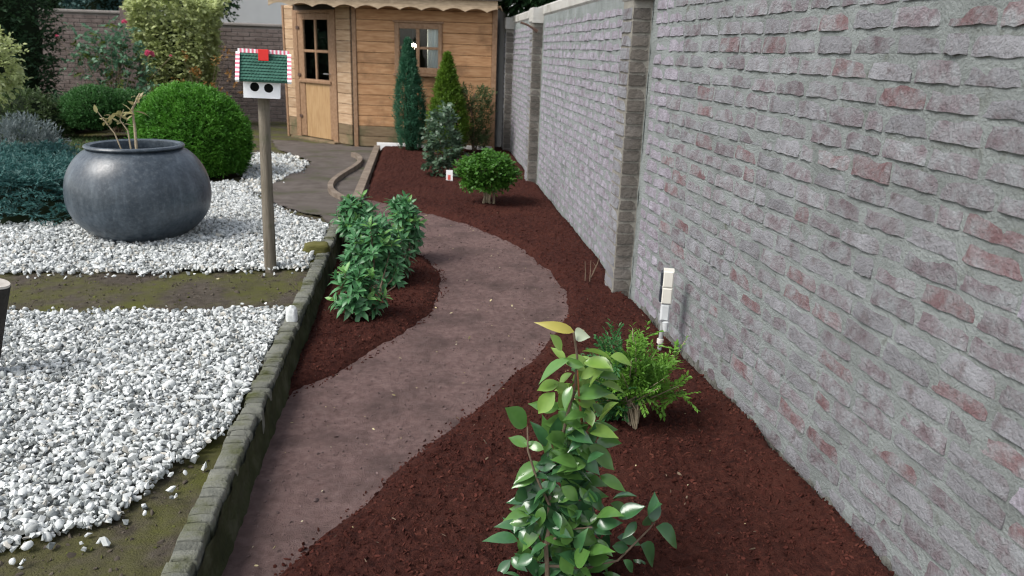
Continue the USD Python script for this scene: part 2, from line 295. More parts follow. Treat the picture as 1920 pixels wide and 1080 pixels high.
M['pot_glaze'] = usdkit.material(stage, '/World/Looks/pot_glaze', {'g': ('geometry', {}), 'm': ('mapping', {'scale': (9, 9, .55)}), 'n': ('noise_texture', {'scale': 1.6, 'detail': 6, 'roughness': .65}),
    'n2': ('noise_texture', {'scale': 38., 'detail': 5, 'roughness': .7}), 'r': ('rgb_ramp', {'ramp': [(.3, (.020, .028, .036)), (.5, (.034, .045, .056)), (.66, (.060, .076, .090)), (.8, (.13, .15, .16))]}),
    'r2': ('map_range', {'from_min': .45, 'from_max': .75, 'to_min': .33, 'to_max': .5}), 'mx': ('mix_color', {'b': (.13, .15, .165)}), 'r3': ('map_range', {'from_min': .52, 'from_max': .75, 'to_min': 0., 'to_max': .55, 'clamp': True}),
    'b': ('bump', {'strength': .25, 'distance': .004}), 'p': ('principled_bsdf', {'specular_ior_level': .5})},
    [('g.position', 'm.vector'), ('m.vector', 'n.vector'), ('g.position', 'n2.vector'), ('n.fac', 'r.fac'), ('r.color', 'mx.a'), ('n2.fac', 'r3.value'), ('r3.result', 'mx.fac'), ('mx.result', 'p.base_color'), ('n2.fac', 'r2.value'), ('r2.result', 'p.roughness'), ('n2.fac', 'b.height'), ('b.normal', 'p.normal')], surface='p.BSDF')
M['glass'] = usdkit.material(stage, '/World/Looks/glass', {'f': ('fresnel', {'IOR': 1.5}), 't': ('transparent_bsdf', {'color': (.9, .93, .92)}), 'g': ('glossy_bsdf', {'roughness': 0.02}), 'm': ('mix_closure', {})},
    [('f.fac', 'm.fac'), ('t.BSDF', 'm.closure1'), ('g.BSDF', 'm.closure2')], surface='m.closure')
M['spot_glow'] = usdkit.material(stage, '/World/Looks/spot_glow', {'e': ('emission', {'color': (1, .93, .72), 'strength': 60.0})}, [], surface='e.emission')  # glow of the added bulb, strong enough to brighten the white sheet

# ------------------------------------------------------------------ ground
def bed_x(y): return -0.605 - 0.127 * y           # line of the kerb's right face and, further on, of the timber edging
def left_z(x, y):
    a = 0.125 - 0.115 * smooth01((y - 5.5) / 2.6)
    return a
def wall_x(y): return np.where(y < 4.75, 0.745 - 0.152 * (y - 4.75), 0.745 - 0.117 * (y - 4.75))

single('ground', trimesh.Trimesh([(-60, -30, -.2), (60, -30, -.2), (60, 90, -.2), (-60, 90, -.2)], [(0, 1, 2), (0, 2, 3)]), 'soil', kind='structure', label='bare earth under and around the garden')

# left soil terrain
yy = np.concatenate([np.linspace(0.6, 6, 180), np.linspace(6.05, 16.4, 150)])
uu = np.linspace(0, 1, 200)
Y, U = np.meshgrid(yy, uu, indexing='ij')
X = bed_x(Y) - 0.02 - 13.5 * U ** 1.8
Z = left_z(X, Y) + 0.035 * (fbm(np.stack([X * 3, Y * 3, 0 * X], -1), 3, 3) - .5) + 0.012 * (fbm(np.stack([X * 22, Y * 22, 0 * X], -1), 3, 5) - .5)
Z[(Y > 9.5) & (X > -2.2)] -= 0.02
single('soil', grid_mesh(X, Y, Z), 'soil', smooth=True, kind='structure', label='brown mossy soil of the left part of the garden')

# compacted path soil under the whole right bed
PATH_R = at_z([(480, 1110), (500, 1080), (640, 970), (720, 900), (800, 830), (900, 750), (960, 700), (1010, 655), (1050, 610), (1068, 570), (1055, 535), (1030, 505), (980, 465), (930, 440), (870, 415), (780, 392), (720, 380), (655, 372)], 0.03)[:, :2]
PATH_L = at_z([(548, 735), (556, 728), (640, 690), (700, 655), (760, 620), (805, 580), (830, 540), (825, 505), (800, 480), (775, 470), (735, 462), (690, 455), (640, 448)], 0.03)[:, :2]
yy = 0.7 * np.exp(np.linspace(0, math.log(8.6 / 0.7), 420)); uu = np.linspace(0, 1, 160)
Y, U = np.meshgrid(yy, uu, indexing='ij')
X = bed_x(Y) - 0.06 + U * (wall_x(Y) + 0.06 - bed_x(Y) + 0.06)
X -= np.where((Y > 6.15) , 0.25, 0) * (1 - U)
def path_z(X, Y):
    return 0.012 + 0.02 * (fbm(np.stack([X * 4, Y * 4, 0 * X], -1), 3, 11) - .5) + 0.014 * (fbm(np.stack([X * 30, Y * 30, 0 * X], -1), 3, 12) - .5)
single('path', grid_mesh(X, Y, path_z(X, Y)), 'path', smooth=True, kind='structure', label='winding path of trodden greyish brown soil between the two mulch beds')

def mulch_bed(poly, name, label, cols, y0, y1, xa, xb_, rows):
    yy = y0 * np.exp(np.linspace(0, math.log(y1 / y0), rows)); U = np.linspace(0, 1, cols)
    Y, U = np.meshgrid(yy, U, indexing='ij'); X = xa(Y) + U * (xb_(Y) - xa(Y))
    pts = shapely.points(X.ravel(), Y.ravel())
    wob = 0.05 * (fbm(np.stack([X * 6, Y * 6, 0 * X], -1), 3, 21) - .5)
    d = shapely.distance(poly.boundary, pts).reshape(X.shape) * np.where(shapely.contains(poly, pts).reshape(X.shape), 1, -1) + wob
    lump = fbm(np.stack([X * 9, Y * 9, 0 * X], -1), 3, 22) - .5
    fine = fbm(np.stack([X * 48, Y * 48, 0 * X], -1), 3, 23) - .5
    Z = path_z(X, Y) * .3 + 0.045 * smooth01((d + 0.02) / 0.11) + smooth01(d / .1) * (0.03 * lump + 0.024 * fine) - 0.03 * smooth01((-d + .02) / .05) + 0.006 
    wd = wall_x(Y) - X
    Z += 0.05 * smooth01((0.25 - wd) / 0.25) * smooth01((3.6 - Y) / .8) * smooth01(d / .1)      # heaped up against the near wall
    m = grid_mesh(X, Y, Z, keep=(d > -0.05))
    single(name, m, 'mulch', smooth=True, kind='structure', label=label)
    return poly, (X, Y, Z, d)
wy = np.linspace(0.6, 12.3, 40)
wall_line = np.stack([wall_x(wy) + .02, wy], 1)
edge_line = np.stack([bed_x(np.linspace(11.95, 7.75, 8)) + 0.06, np.linspace(11.95, 7.75, 8)], 1)
polyR = Polygon(np.vstack([PATH_R[:-2], edge_line[::-1], [(-2.1, 12.3)], wall_line[::-1], [(PATH_R[0][0], 0.6)]])).buffer(0)
polyL = Polygon(np.vstack([PATH_L, [(bed_x(y) - .0, y) for y in np.linspace(5.95, 3.1, 8)]])).buffer(0)
_, R_ = mulch_bed(polyR, 'mulch_bed', 'dark red brown mulch along the brick wall', 190, 0.8, 12.4, lambda y: np.maximum(bed_x(y) + 0.0, -2.2), lambda y: wall_x(y) + .03, 560)
_, L_ = mulch_bed(polyL, 'mulch_bed', 'dark red brown mulch around the leafy shrubs beside the kerb', 100, 2.9, 6.3, lambda y: bed_x(y) - .01, lambda y: bed_x(y) + 1.0, 260)
def bed_height(x, y):
    return 0.035

def instancer(name, protos, P, Q, S, idx, label=None, category=None, kind='stuff', parent='/World'):
    pi = UsdGeom.PointInstancer.Define(stage, numbered(parent, name)); path = str(pi.GetPath())
    paths = []
    for k, (mesh, m) in enumerate(protos):
        pm = usdkit.mesh(stage, f'{path}/piece_{k + 1:03d}', mesh, M[m], smooth=35); paths.append(pm.GetPath())
    pi.CreatePrototypesRel().SetTargets(paths)
    pi.CreateProtoIndicesAttr(Vt.IntArray.FromNumpy(np.asarray(idx, np.int32)))
    pi.CreatePositionsAttr(Vt.Vec3fArray.FromNumpy(np.asarray(P, np.float32)))
    pi.CreateScalesAttr(Vt.Vec3fArray.FromNumpy(np.asarray(S, np.float32)))
    q = np.asarray(Q, np.float32)
    pi.CreateOrientationsAttr(Vt.QuathArray([Gf.Quath(float(a[0]), float(a[1]), float(a[2]), float(a[3])) for a in q]))
    tag(pi.GetPrim(), label=label, category=category, kind=kind)
def rand_quat(n, g, tilt=1.0):
    q = g.normal(size=(n, 4)); q[:, 1:3] *= tilt; return unit(q)
def blob(seed, sub=1, flat=(1, .8, .6), rough=.25):
    s = trimesh.creation.icosphere(subdivisions=sub, radius=1.0); v = np.array(s.vertices)
    v = v * (1 + rough * (meshkit.noise(v * 1.3 + seed * 7.1, seed)[:, None] - .5) * 2) * np.array(flat)
    return trimesh.Trimesh(v, s.faces, process=False)
def scatter(poly, n, g):
    x0, y0, x1, y1 = poly.bounds; out = []
    tot = 0
    while tot < n:
        p = np.stack([g.uniform(x0, x1, n * 2), g.uniform(y0, y1, n * 2)], 1)
        p = p[shapely.contains_xy(poly, p[:, 0], p[:, 1])]; out.append(p); tot += len(p)
    return np.vstack(out)[:n]

# loose bits of mulch (denser near the camera), and clods and litter on the path
def surface_sampler(G):
    from scipy.spatial import cKDTree
    X, Y, Z, d = G; ok = d > 0.0
    t = cKDTree(np.stack([X[ok], Y[ok]], 1)); z = Z[ok]
    return lambda p: z[t.query(p)[1]]
g = np.random.default_rng(31)
chips = []
for G, poly, n in ((R_, polyR, 52000), (L_, polyL, 13000)):
    near = poly.buffer(.035).intersection(shapely.box(-3, 1.4, 2, 9.5))
    p = scatter(near, n, g); keep = g.uniform(size=len(p)) < np.clip((2.6 / p[:, 1]) ** 1.2, 0, 1) * np.clip((9.3 - p[:, 1]) / 3, 0, 1); p = p[keep]
    inn = shapely.contains_xy(poly.buffer(.005), p[:, 0], p[:, 1]); p = p[inn | (g.uniform(size=len(p)) < .35)]; inn = shapely.contains_xy(poly.buffer(.005), p[:, 0], p[:, 1]); p = p[(p[:, 0] < wall_x(p[:, 1]) - .004) & (p[:, 0] > bed_x(p[:, 1]) + .004)]; inn = shapely.contains_xy(poly.buffer(.005), p[:, 0], p[:, 1]); z = np.where(inn, surface_sampler(G)(p), path_z(p[:, 0], p[:, 1]) + .002); chips.append(np.column_stack([p, z]))
P = np.vstack(chips); n = len(P)
S = np.minimum(g.lognormal(0, .42, (n, 1)), 2.0) * 0.0040 * np.ones(3) * g.uniform(.7, 1.3, (n, 3))
instancer('mulch_chips', [(blob(k, 0, (1.5, .8, .5), .4), 'mulch_chip') for k in range(3)] + [(blob(7, 0, (2.2, .6, .3), .4), 'twig')], P, rand_quat(n, g), S, g.choice(4, n, p=(.333, .333, .329, .005)), label='loose crumbs and bark chips strewn over the mulch', category='mulch')

pathpoly = Polygon(np.vstack([PATH_R, PATH_L[::-1], [(bed_x(3.0) + .05, 3.0), (bed_x(1.5) + .05, 1.5)]])).buffer(-0.02)
p = scatter(pathpoly, 5200, g); P = np.column_stack([p, path_z(p[:, 0], p[:, 1]) + .001]); n = len(P)
instancer('path_crumbs', [(blob(20 + k, 0, (1.3, .9, .6), .4), 'crumb') for k in range(3)], P, rand_quat(n, g), g.lognormal(0, .5, (n, 1)) * .0022 * np.ones((1, 3)), g.integers(0, 3, n), label='small clods of soil on the trodden path', category='soil')
p = scatter(pathpoly.union(polyR.intersection(shapely.box(-1, 1.5, 1, 4))), 170, g); P = np.column_stack([p, np.full(len(p), .022)]); P[:, 2] += np.where(shapely.contains_xy(polyR, p[:, 0], p[:, 1]), .03, 0); n = len(P)
instancer('litter', [(blob(30 + k, 0, (1.5, .8, .25), .5), 'litter') for k in range(2)], P, rand_quat(n, g, .2), g.lognormal(0, .5, (n, 1)) * .0033 * np.ones((1, 3)), g.integers(0, 2, n), label='scattered pale leaf scraps and grit on path and mulch', category='leaf litter')

# gravel
G1 = Polygon(at_z([(-260, 600), (0, 594), (300, 590), (540, 584), (560, 590), (522, 660), (440, 815), (400, 838), (330, 888), (240, 955), (130, 1012), (0, 1050), (-300, 1120), (-700, 1000)], .13)[:, :2])
G2 = Polygon(at_z([(-250, 519), (0, 519), (300, 517), (585, 513), (618, 455), (622, 440), (600, 420), (540, 402), (500, 378), (470, 345), (440, 325), (300, 340), (110, 385), (-250, 400)], .12)[:, :2])
G3 = Polygon(at_z([(455, 350), (455, 286), (500, 284), (545, 290), (582, 303), (575, 312), (545, 325), (520, 338), (500, 360)], .05)[:, :2])
g = np.random.default_rng(32)
def wavy(poly, amp, seed):
    c = np.array(poly.segmentize(.04).exterior.coords)[:-1]
    k = fbm(np.column_stack([c * 5, 0 * c[:, 0]]), 3, seed) - .5; k2 = fbm(np.column_stack([c * 5 + 40, 0 * c[:, 0]]), 3, seed) - .5
    return Polygon(c + amp * np.column_stack([k, k2])).buffer(0)
def chip(seed, flat, m):
    q = np.random.default_rng(seed).normal(size=(11, 3)); q = unit(q) * np.random.default_rng(seed + 1).uniform(.72, 1.15, (11, 1)) * np.array(flat)
    h = trimesh.convex.convex_hull(q); return (h, m)
protos = [chip(140, (1, .85, .6), 'pebble_white'), chip(141, (1.2, .75, .6), 'pebble_white'), chip(142, (1, .85, .55), 'pebble_grey'), chip(143, (1.25, .8, .6), 'pebble_grey'), chip(144, (1, .8, .6), 'pebble_dark'), chip(145, (1.1, .8, .7), 'pebble_cream'), (blob(46, 1, (1.1, .8, .65)), 'pebble_white'), (blob(47, 1, (1, .8, .55)), 'pebble_grey')]
for poly, r, dens, label, w in ((G1, .0116, 6000, 'white and grey pebbles in the near left bed beside the kerb', (.29, .20, .12, .10, .09, .06, .09, .05)),
                              (G2, .0134, 3700, 'white and grey pebbles around the big dark pot', (.32, .22, .10, .08, .06, .10, .08, .04)),
                              (G3, .022, 900, 'far tongue of pale pebbles beside the clipped green dome', (.30, .20, .08, .06, .03, .24, .06, .03))):
    pw = wavy(poly, .12, 33)
    cc = np.array(pw.segmentize(.15).exterior.coords)
    Pl = trimesh.creation.triangulate_polygon(max(getattr(pw.buffer(-.05), 'geoms', [pw.buffer(-.05)]), key=lambda q: q.area).segmentize(.3), engine='earcut')
    v = np.column_stack([Pl[0], left_z(Pl[0][:, 0], Pl[0][:, 1]) + .022])
    n = int(pw.area * dens * 1.2)
    p = scatter(pw, n, g)
    # a few strays beyond the edge
    st = scatter(pw.buffer(.10).difference(pw), int(n * .012), g); st = st[st[:, 0] < bed_x(st[:, 1]) - .105]; p = p[p[:, 0] < bed_x(p[:, 1]) - .09]; p = np.vstack([p, st]); n = len(p)
    z = left_z(p[:, 0], p[:, 1]) + .016 + g.uniform(0, .02, n); z[-len(st):] -= .010
    S = (r * g.lognormal(0, .28, (n, 1))) * np.ones((1, 3))
    instancer('gravel', protos, np.column_stack([p, z]), rand_quat(n, g, .5), S, g.choice(8, n, p=w), label=label, category='gravel')
    ft = Pl[1]; a = v[ft[0, 1]] - v[ft[0, 0]]; b = v[ft[0, 2]] - v[ft[0, 0]]
    single('gravel_base', trimesh.Trimesh(v, ft if np.cross(a, b)[2] > 0 else ft[:, ::-1], process=False), 'grit', kind='structure', label='grit layer under the pebbles')

# crumbs of earth and flecks on the bare soil strips
ST = shapely.box(-4.2, 1.3, 0, 4.6).intersection(Polygon([(-4.2, 1.3), (bed_x(1.3) - .1, 1.3), (bed_x(4.6) - .1, 4.6), (-4.2, 4.6)])).difference(G1.buffer(-.02)).difference(G2.buffer(-.02))
p = scatter(ST, 4500, g); n = len(p)
zs = left_z(p[:, 0], p[:, 1]) + 0.035 * (fbm(np.column_stack([p * 3, 0 * p[:, 0]]), 3, 3) - .5) + 0.012 * (fbm(np.column_stack([p * 22, 0 * p[:, 0]]), 3, 5) - .5)
instancer('soil_crumbs', [(blob(60 + k, 0, (1.3, .9, .6), .4), m_) for k, m_ in enumerate(('earth_crumb', 'earth_crumb', 'moss_crumb'))] + [(blob(64, 0, (1.5, .8, .3), .5), 'litter')], np.column_stack([p, zs + .001]), rand_quat(n, g), g.lognormal(0, .5, (n, 1)) * .0036 * np.ones((1, 3)), g.choice(4, n, p=(.46, .34, .19, .01)), label='crumbs of earth and moss flecks on the bare strips between the pebble beds', category='soil')

# lawn patch far left and grey patio soil in front of the shed
LW = Polygon([(-12, 9.6), (-6.4, 9.9), (-5.6, 10.6), (-5.2, 11.4), (-6.2, 12.0), (-8, 12.3), (-12, 12.6)])
p = scatter(LW, 14000, g)
n = len(p); a = g.uniform(0, 6.28, n)
D = np.stack([.5 * np.cos(a), .5 * np.sin(a), np.ones(n)], 1)
single('grass', leaves(np.column_stack([p, np.full(n, .0)]), D, np.stack([-np.sin(a), np.cos(a), 0 * a], 1) + .01, g.uniform(.03, .07, n), BLADE, 2.0), 'lawn', kind='stuff', category='grass', label='strip of short lawn grass far left behind the blue green juniper')
Pa = Polygon(np.vstack([at_z([(622, 440), (600, 420), (540, 402), (500, 378), (498, 362), (520, 340), (575, 315), (585, 303), (545, 288)], .03)[:, :2], [(-3.4, 11.2), (-3.9, 12.4), (-2.4, 11.8), (bed_x(11.9), 11.9), (bed_x(7.4), 7.4), (-1.4, 6.1)]])).buffer(0)
Pl = trimesh.creation.triangulate_polygon(wavy(Pa, .08, 9).segmentize(.12), engine='triangle') if False else None
gx, gy = np.meshgrid(np.linspace(-4.4, -1.2, 110), np.linspace(5.5, 12.6, 220), indexing='ij')
inside = shapely.contains_xy(wavy(Pa, .10, 9), gx.ravel(), gy.ravel()).reshape(gx.shape)
gz = left_z(gx, gy) + .022 + 0.02 * (fbm(np.stack([gx * 5, gy * 5, 0 * gx], -1), 3, 13) - .5)
single('patio', grid_mesh(gx, gy, gz, keep=inside), 'patio', smooth=True, kind='structure', label='trodden grey soil in front of the wooden shed')

# ------------------------------------------------------------------ brick garden wall
def brick_mesh(P0, d, n, u0, u1, z0, z1, depth, seed, nu=7, nz=4, lip=.0045, rough=.0055):
    """rough hand-moulded brick: displaced front face, ragged outline, back open against the core"""
    d3 = np.array([*d, 0.]); n3 = np.array([*n, 0.]); P0 = np.array([*P0[:2], 0.])
    u = np.linspace(u0, u1, nu); z = np.linspace(z0, z1, nz)
    Uu, Zz = np.meshgrid(u, z, indexing='ij')
    q = np.stack([Uu * 16, Zz * 30, np.full_like(Uu, seed * 3.7)], -1)
    h = (fbm(q, 3, 51) - .5) * 2
    edge = np.minimum(np.minimum((Uu - u0), (u1 - Uu)) / .014, np.minimum((Zz - z0), (z1 - Zz)) / .012)
    tz = np.clip((Zz - z0) / (z1 - z0), 0, 1); edge = np.minimum(np.minimum(Uu - u0, u1 - Uu) / .012, (z1 - Zz) / .012)
    off = depth + rough * h * (.5 + .7 * (1 - tz)) - .004 * (1 - np.clip(edge, 0, 1)) + lip * (1 - tz) ** 1.3
    jag = (meshkit.noise(np.stack([Uu * 40, Zz * 40, np.full_like(Uu, seed * 1.9)], -1), 52) - .5)
    Zz = Zz + .007 * jag * ((Zz == z0) * 1.3 + (Zz == z1) * .8); Uu = Uu + .008 * jag * ((Uu == u0) + (Uu == u1))
    front = P0 + d3 * Uu[..., None] + n3 * off[..., None] + np.array([0, 0, 1.]) * Zz[..., None]
    i = np.arange(nu * nz).reshape(nu, nz)
    f = []
    for a in range(nu - 1):
        for b in range(nz - 1):
            f += [(i[a, b], i[a + 1, b], i[a + 1, b + 1]), (i[a, b], i[a + 1, b + 1], i[a, b + 1])]
    ring = list(i[:, 0]) + list(i[-1, 1:]) + list(i[-2::-1, -1]) + list(i[0, -2:0:-1])
    v = front.reshape(-1, 3); rv = v[ring] - n3 * (v[ring] @ n3 - (P0 @ n3 - .012))[:, None]
    k = len(v); v = np.vstack([v, rv]); m = len(ring)
    for a in range(m):
        b = (a + 1) % m; f += [(ring[a], k + a, k + b), (ring[a], k + b, ring[b])]
    f = np.array(f); nn = np.cross(v[f[0, 1]] - v[f[0, 0]], v[f[0, 2]] - v[f[0, 0]])
    return trimesh.Trimesh(v, f if nn @ n3 > 0 else f[:, ::-1], process=False)

wall = thing('brick_garden_wall', 'tall rough greyish purple brick wall with two piers running along the right side', 'wall', (float(wall_x(4.75)), 4.75, 0))
H, LEN, JT, TOP = 0.0735, 0.222, 0.0150, 1.875
sections = [((float(wall_x(0.9)), 0.9), (float(wall_x(4.62)), 4.62)), ((float(wall_x(4.98)), 4.98), (float(wall_x(8.92)), 8.92)), ((float(wall_x(9.28)), 9.28), (float(wall_x(12.0)), 12.0))]
cand = []; rest = []
cores = []; bands = []
g = np.random.default_rng(41)
seed = 0
for si, (A, B) in enumerate(sections):
    A, B = np.array(A), np.array(B); L = np.linalg.norm(B - A); d = (B - A) / L; n = np.array([-d[1], d[0]])
    ext0, ext1 = (0, .3) if si == 0 else (-.3, .3) if si == 1 else (-.3, .5)
    # mortar core with slightly uneven face
    nu, nz = int((L + ext1 - ext0) / .035), 70
    u = np.linspace(ext0, L + ext1, nu); z = np.linspace(-.15, TOP, nz); Uu, Zz = np.meshgrid(u, z, indexing='ij')
    off = .005 * (fbm(np.stack([Uu * 14, Zz * 14, 0 * Uu + si * 9], -1), 3, 44) - .5) * 2 + .001
    base = np.clip((0.12 - Zz) / .2, 0, 1) * .018 * fbm(np.stack([Uu * 5, Zz * 9, 0 * Uu + 3], -1), 3, 45)
    off = off + base
    F = np.array([*A, 0]) + np.array([*d, 0]) * Uu[..., None] + np.array([*n, 0]) * off[..., None] + np.array([0, 0, 1.]) * Zz[..., None]
    gm = grid_mesh(F[..., 0], F[..., 1], F[..., 2]); v, f = arr(gm)
    nn = np.cross(v[f[:, 1]] - v[f[:, 0]], v[f[:, 2]] - v[f[:, 0]]).sum(0)
    cores.append(trimesh.Trimesh(v, f if nn[:2] @ n > 0 else f[:, ::-1], process=False))
    cores.append(frame_box(A, d, n, ext0, L + ext1, -.22, -.012, -.2, TOP + .08))
    bands.append((A, d, n, ext0, L + ext1))
    row = 0; z0 = -0.09
    while z0 + H < TOP + .002:
        u = -(.5 * LEN * (row % 2)) + g.uniform(-.03, .01)
        while u < L:
            ln = LEN * (.5 if g.uniform() < .13 else 1) * g.uniform(.93, 1.05)
            a, b = max(u, 0), min(u + ln - JT, L); u += ln; seed += 1
            if b - a < .04: continue
            zz0 = z0 + g.normal(0, .0025); zz1 = z0 + H - JT + g.normal(0, .0025)
            c = A + d * (a + b) / 2
            cand.append((si, A, d, n, a, b, zz0, zz1, seed, c, .5 * (zz0 + zz1)))
        z0 += H; row += 1
def pix(P):
    v = (np.asarray(P, float) - EYE) @ ROT
    return 960 + FPX * v[0] / v[2], 540 + FPX * v[1] / v[2]
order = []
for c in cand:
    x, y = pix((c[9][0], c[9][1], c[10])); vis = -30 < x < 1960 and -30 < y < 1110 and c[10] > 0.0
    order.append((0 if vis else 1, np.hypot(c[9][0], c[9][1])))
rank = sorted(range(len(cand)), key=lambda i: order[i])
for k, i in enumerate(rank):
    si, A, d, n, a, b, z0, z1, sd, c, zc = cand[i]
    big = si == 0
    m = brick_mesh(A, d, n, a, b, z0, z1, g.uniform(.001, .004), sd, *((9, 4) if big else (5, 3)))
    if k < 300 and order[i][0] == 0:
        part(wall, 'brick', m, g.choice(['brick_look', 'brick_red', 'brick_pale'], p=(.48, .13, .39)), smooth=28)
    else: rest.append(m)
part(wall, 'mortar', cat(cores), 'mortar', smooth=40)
A, B = (np.array(q) for q in sections[0]); d = (B - A) / np.linalg.norm(B - A); n = np.array([-d[1], d[0]])
Uu, Zz = np.meshgrid(np.linspace(0, 3.6, 170), np.linspace(-.08, .085, 12), indexing='ij')
tt = np.clip((Zz + .08) / .165, 0, 1)
off = .022 * (1 - tt ** 2) * (.35 + 1.0 * fbm(np.stack([Uu * 9, Zz * 16, 0 * Uu + 2], -1), 4, 46)) - .004 * (tt > .95)
F = np.array([*A, 0]) + np.array([*d, 0]) * Uu[..., None] + np.array([*n, 0]) * off[..., None] + np.array([0, 0, 1.]) * (Zz + .02 * (fbm(np.stack([Uu * 7, 0 * Zz, 0 * Uu], -1), 3, 47) - .5))[..., None]
gm = grid_mesh(F[..., 0], F[..., 1], F[..., 2]); v, f = arr(gm); nn = np.cross(v[f[:, 1]] - v[f[:, 0]], v[f[:, 2]] - v[f[:, 0]]).sum(0)
part(wall, 'footing', trimesh.Trimesh(v, f if nn[:2] @ n > 0 else f[:, ::-1], process=False), 'footing', smooth=True)
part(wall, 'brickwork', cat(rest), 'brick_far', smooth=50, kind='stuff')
for A, d, n, a, b in bands:
    part(wall, 'coping', frame_box(A, d, n, a, b, -.24, .012, TOP, TOP + .115, .02), 'render_coat')
for yp in (4.80, 9.10, 12.02):
    P0 = np.array([float(wall_x(yp)), yp]); d = np.array([-.117, .993]); d /= np.linalg.norm(d); n = np.array([-d[1], d[0]])
    core = frame_box(P0, d, n, -.10, .12, -.05, .118, -.15, TOP + .06, .006)
    pier = part(wall, 'pier', core, 'pier_mortar')
    z0 = -0.07; r = 0
    while z0 + H < TOP - .08:
        sd = 900 + r + int(yp * 31)
        # face towards the camera and side face, built round the core with their own roughness
        for (Q, dd, nn_, u0, u1) in ((P0 - d * .10, n, -d, .012, .112), (P0 + n * .118, d, n, -.095, .115)):
            m = brick_mesh(Q, dd, nn_, u0, u1, z0 + .002, z0 + H - .011, g.uniform(.002, .006), sd, 5, 3, .003, .004)
            part(pier, 'brick', m, 'brick_pier' if nn_ is not n else 'brick_pale', smooth=50)  # front face darker: own brick tone plus shade put into the colour
        z0 += H; r += 1
    part(pier, 'cap', frame_box(P0, d, n, -.125, .14, -.05, .135, TOP - .075, TOP + .085, .015), 'render_coat')

# ------------------------------------------------------------------ kerb of upright stones, timber edgings
kerb = thing('stone_kerb', 'low kerb of mossy grey upright stones between pebbles and path', 'kerb', (bed_x(3.5), 3.5, 0))
g = np.random.default_rng(42)
y = 1.15; k = 0
kd = np.array([-.127, 1.0]); kd /= np.linalg.norm(kd); kn = np.array([kd[1], -kd[0]])
while y < 6.15:
    t = .046 * g.uniform(.85, 1.15); h = .160 + g.normal(0, .003); w = .078 + g.normal(0, .003)
    P0 = np.array([bed_x(y), y]); s = g.normal(0, .004)
    # rounded-top stone, finer profile
    prof = [(-w + s, -.1), (-w + s, h - .02), (-w + .006 + s, h - .002), (-w * .5, h + .001), (-.008 + s, h - .002), (s, h - .012), (s + .004, -.1)]
    v = []
    for i, uu_ in enumerate((0, .004, t - .005, t - .0015)):
        sh = .0025 if i in (0, 3) else 0
        for (a, z) in prof:
            q = np.array([*(P0 + kd * uu_ + kn * (a + (sh if a < -w * .6 else -sh))), z - (sh if z > 0 else 0)])
            q += (meshkit.noise(q[None] * 60, 61)[0] - .5) * .006 * np.array([kn[0], kn[1], 1]); v.append(q)
    v = np.array(v); m_ = len(prof); f = []
    for i in range(3):
        for j in range(m_ - 1):
            a, b = i * m_ + j, i * m_ + j + 1; f += [(a, b, b + m_), (a, b + m_, a + m_)]
    for e, flip in ((0, 0), (3, 1)):
        for j in range(1, m_ - 1):
            t_ = (e * m_, e * m_ + j + 1, e * m_ + j); f.append(t_ if not flip else t_[::-1])
    mm = trimesh.Trimesh(v, np.array(f), process=False)
    if mm.volume < 0: mm = trimesh.Trimesh(v, np.array(f)[:, ::-1], process=False)
    st = part(kerb, 'stone', mm, 'kerb', smooth=50)
    y += t * kd[1]; k += 1
# moss and soil packed on the kerb's path side
yy = np.linspace(1.1, 6.15, 240); zz = np.linspace(-.02, .135, 8); Y, Zg = np.meshgrid(yy, zz, indexing='ij')
t = (Zg + .02) / .155
X = bed_x(Y) + .006 + .028 * (1 - t) ** 1.5 + .026 * (fbm(np.stack([Y * 14, Zg * 22, 0 * Y], -1), 4, 62) - .42)
gm = grid_mesh(X, Y, Zg); v, f = arr(gm); nn = np.cross(v[f[:, 1]] - v[f[:, 0]], v[f[:, 2]] - v[f[:, 0]]).sum(0)
part(kerb, 'moss', trimesh.Trimesh(v, f if nn[0] > 0 else f[:, ::-1], process=False), 'kerb_mossy', smooth=True, label='dark green moss on the path side of the kerb')

def ribbon(pts, w, z0, z1):
    pts = np.asarray(pts, float); t = unit(np.gradient(pts, axis=0)); nn = np.stack([-t[:, 1], t[:, 0]], 1)
    a, b = pts + nn * w / 2, pts - nn * w / 2; k = len(pts); v = []
    for q, z in ((a, z0), (a, z1), (b, z1), (b, z0)): v.append(np.column_stack([q, np.full(k, 1.) * z]))
    v = np.vstack(v); f = []
    for j in range(4):
        for i in range(k - 1):
            p, q = j * k + i, ((j + 1) % 4) * k + i; f += [(p, p + 1, q + 1), (p, q + 1, q)]
    f += [(0, k, 2 * k), (0, 2 * k, 3 * k), (k - 1, 3 * k - 1, 2 * k - 1), (k - 1, 4 * k - 1, 3 * k - 1)]
    m = trimesh.Trimesh(v, np.array(f), process=False)
    return m if m.volume > 0 else trimesh.Trimesh(v, np.array(f)[:, ::-1], process=False)
ye = np.linspace(7.55, 11.75, 12)
single('edging_board', ribbon(np.stack([bed_x(ye), ye], 1), .085, -.05, .075), 'timber_edge', label='straight brown edging board between shed soil and far mulch bed', category='edging')
cp = at_z([(640, 372), (630, 362), (622, 349), (624, 340), (632, 332), (645, 324), (660, 317), (672, 308), (676, 300), (672, 293), (660, 289)], .06)[:, :2]
from scipy.interpolate import splprep, splev
tck, _u = splprep(cp.T, s=.002); cc = np.array(splev(np.linspace(0, 1, 40), tck)).T
single('curved_edging', ribbon(cc, .055, -.05, .085), 'timber_edge', label='thin curved S shaped edging strip on the trodden soil before the shed', category='edging')

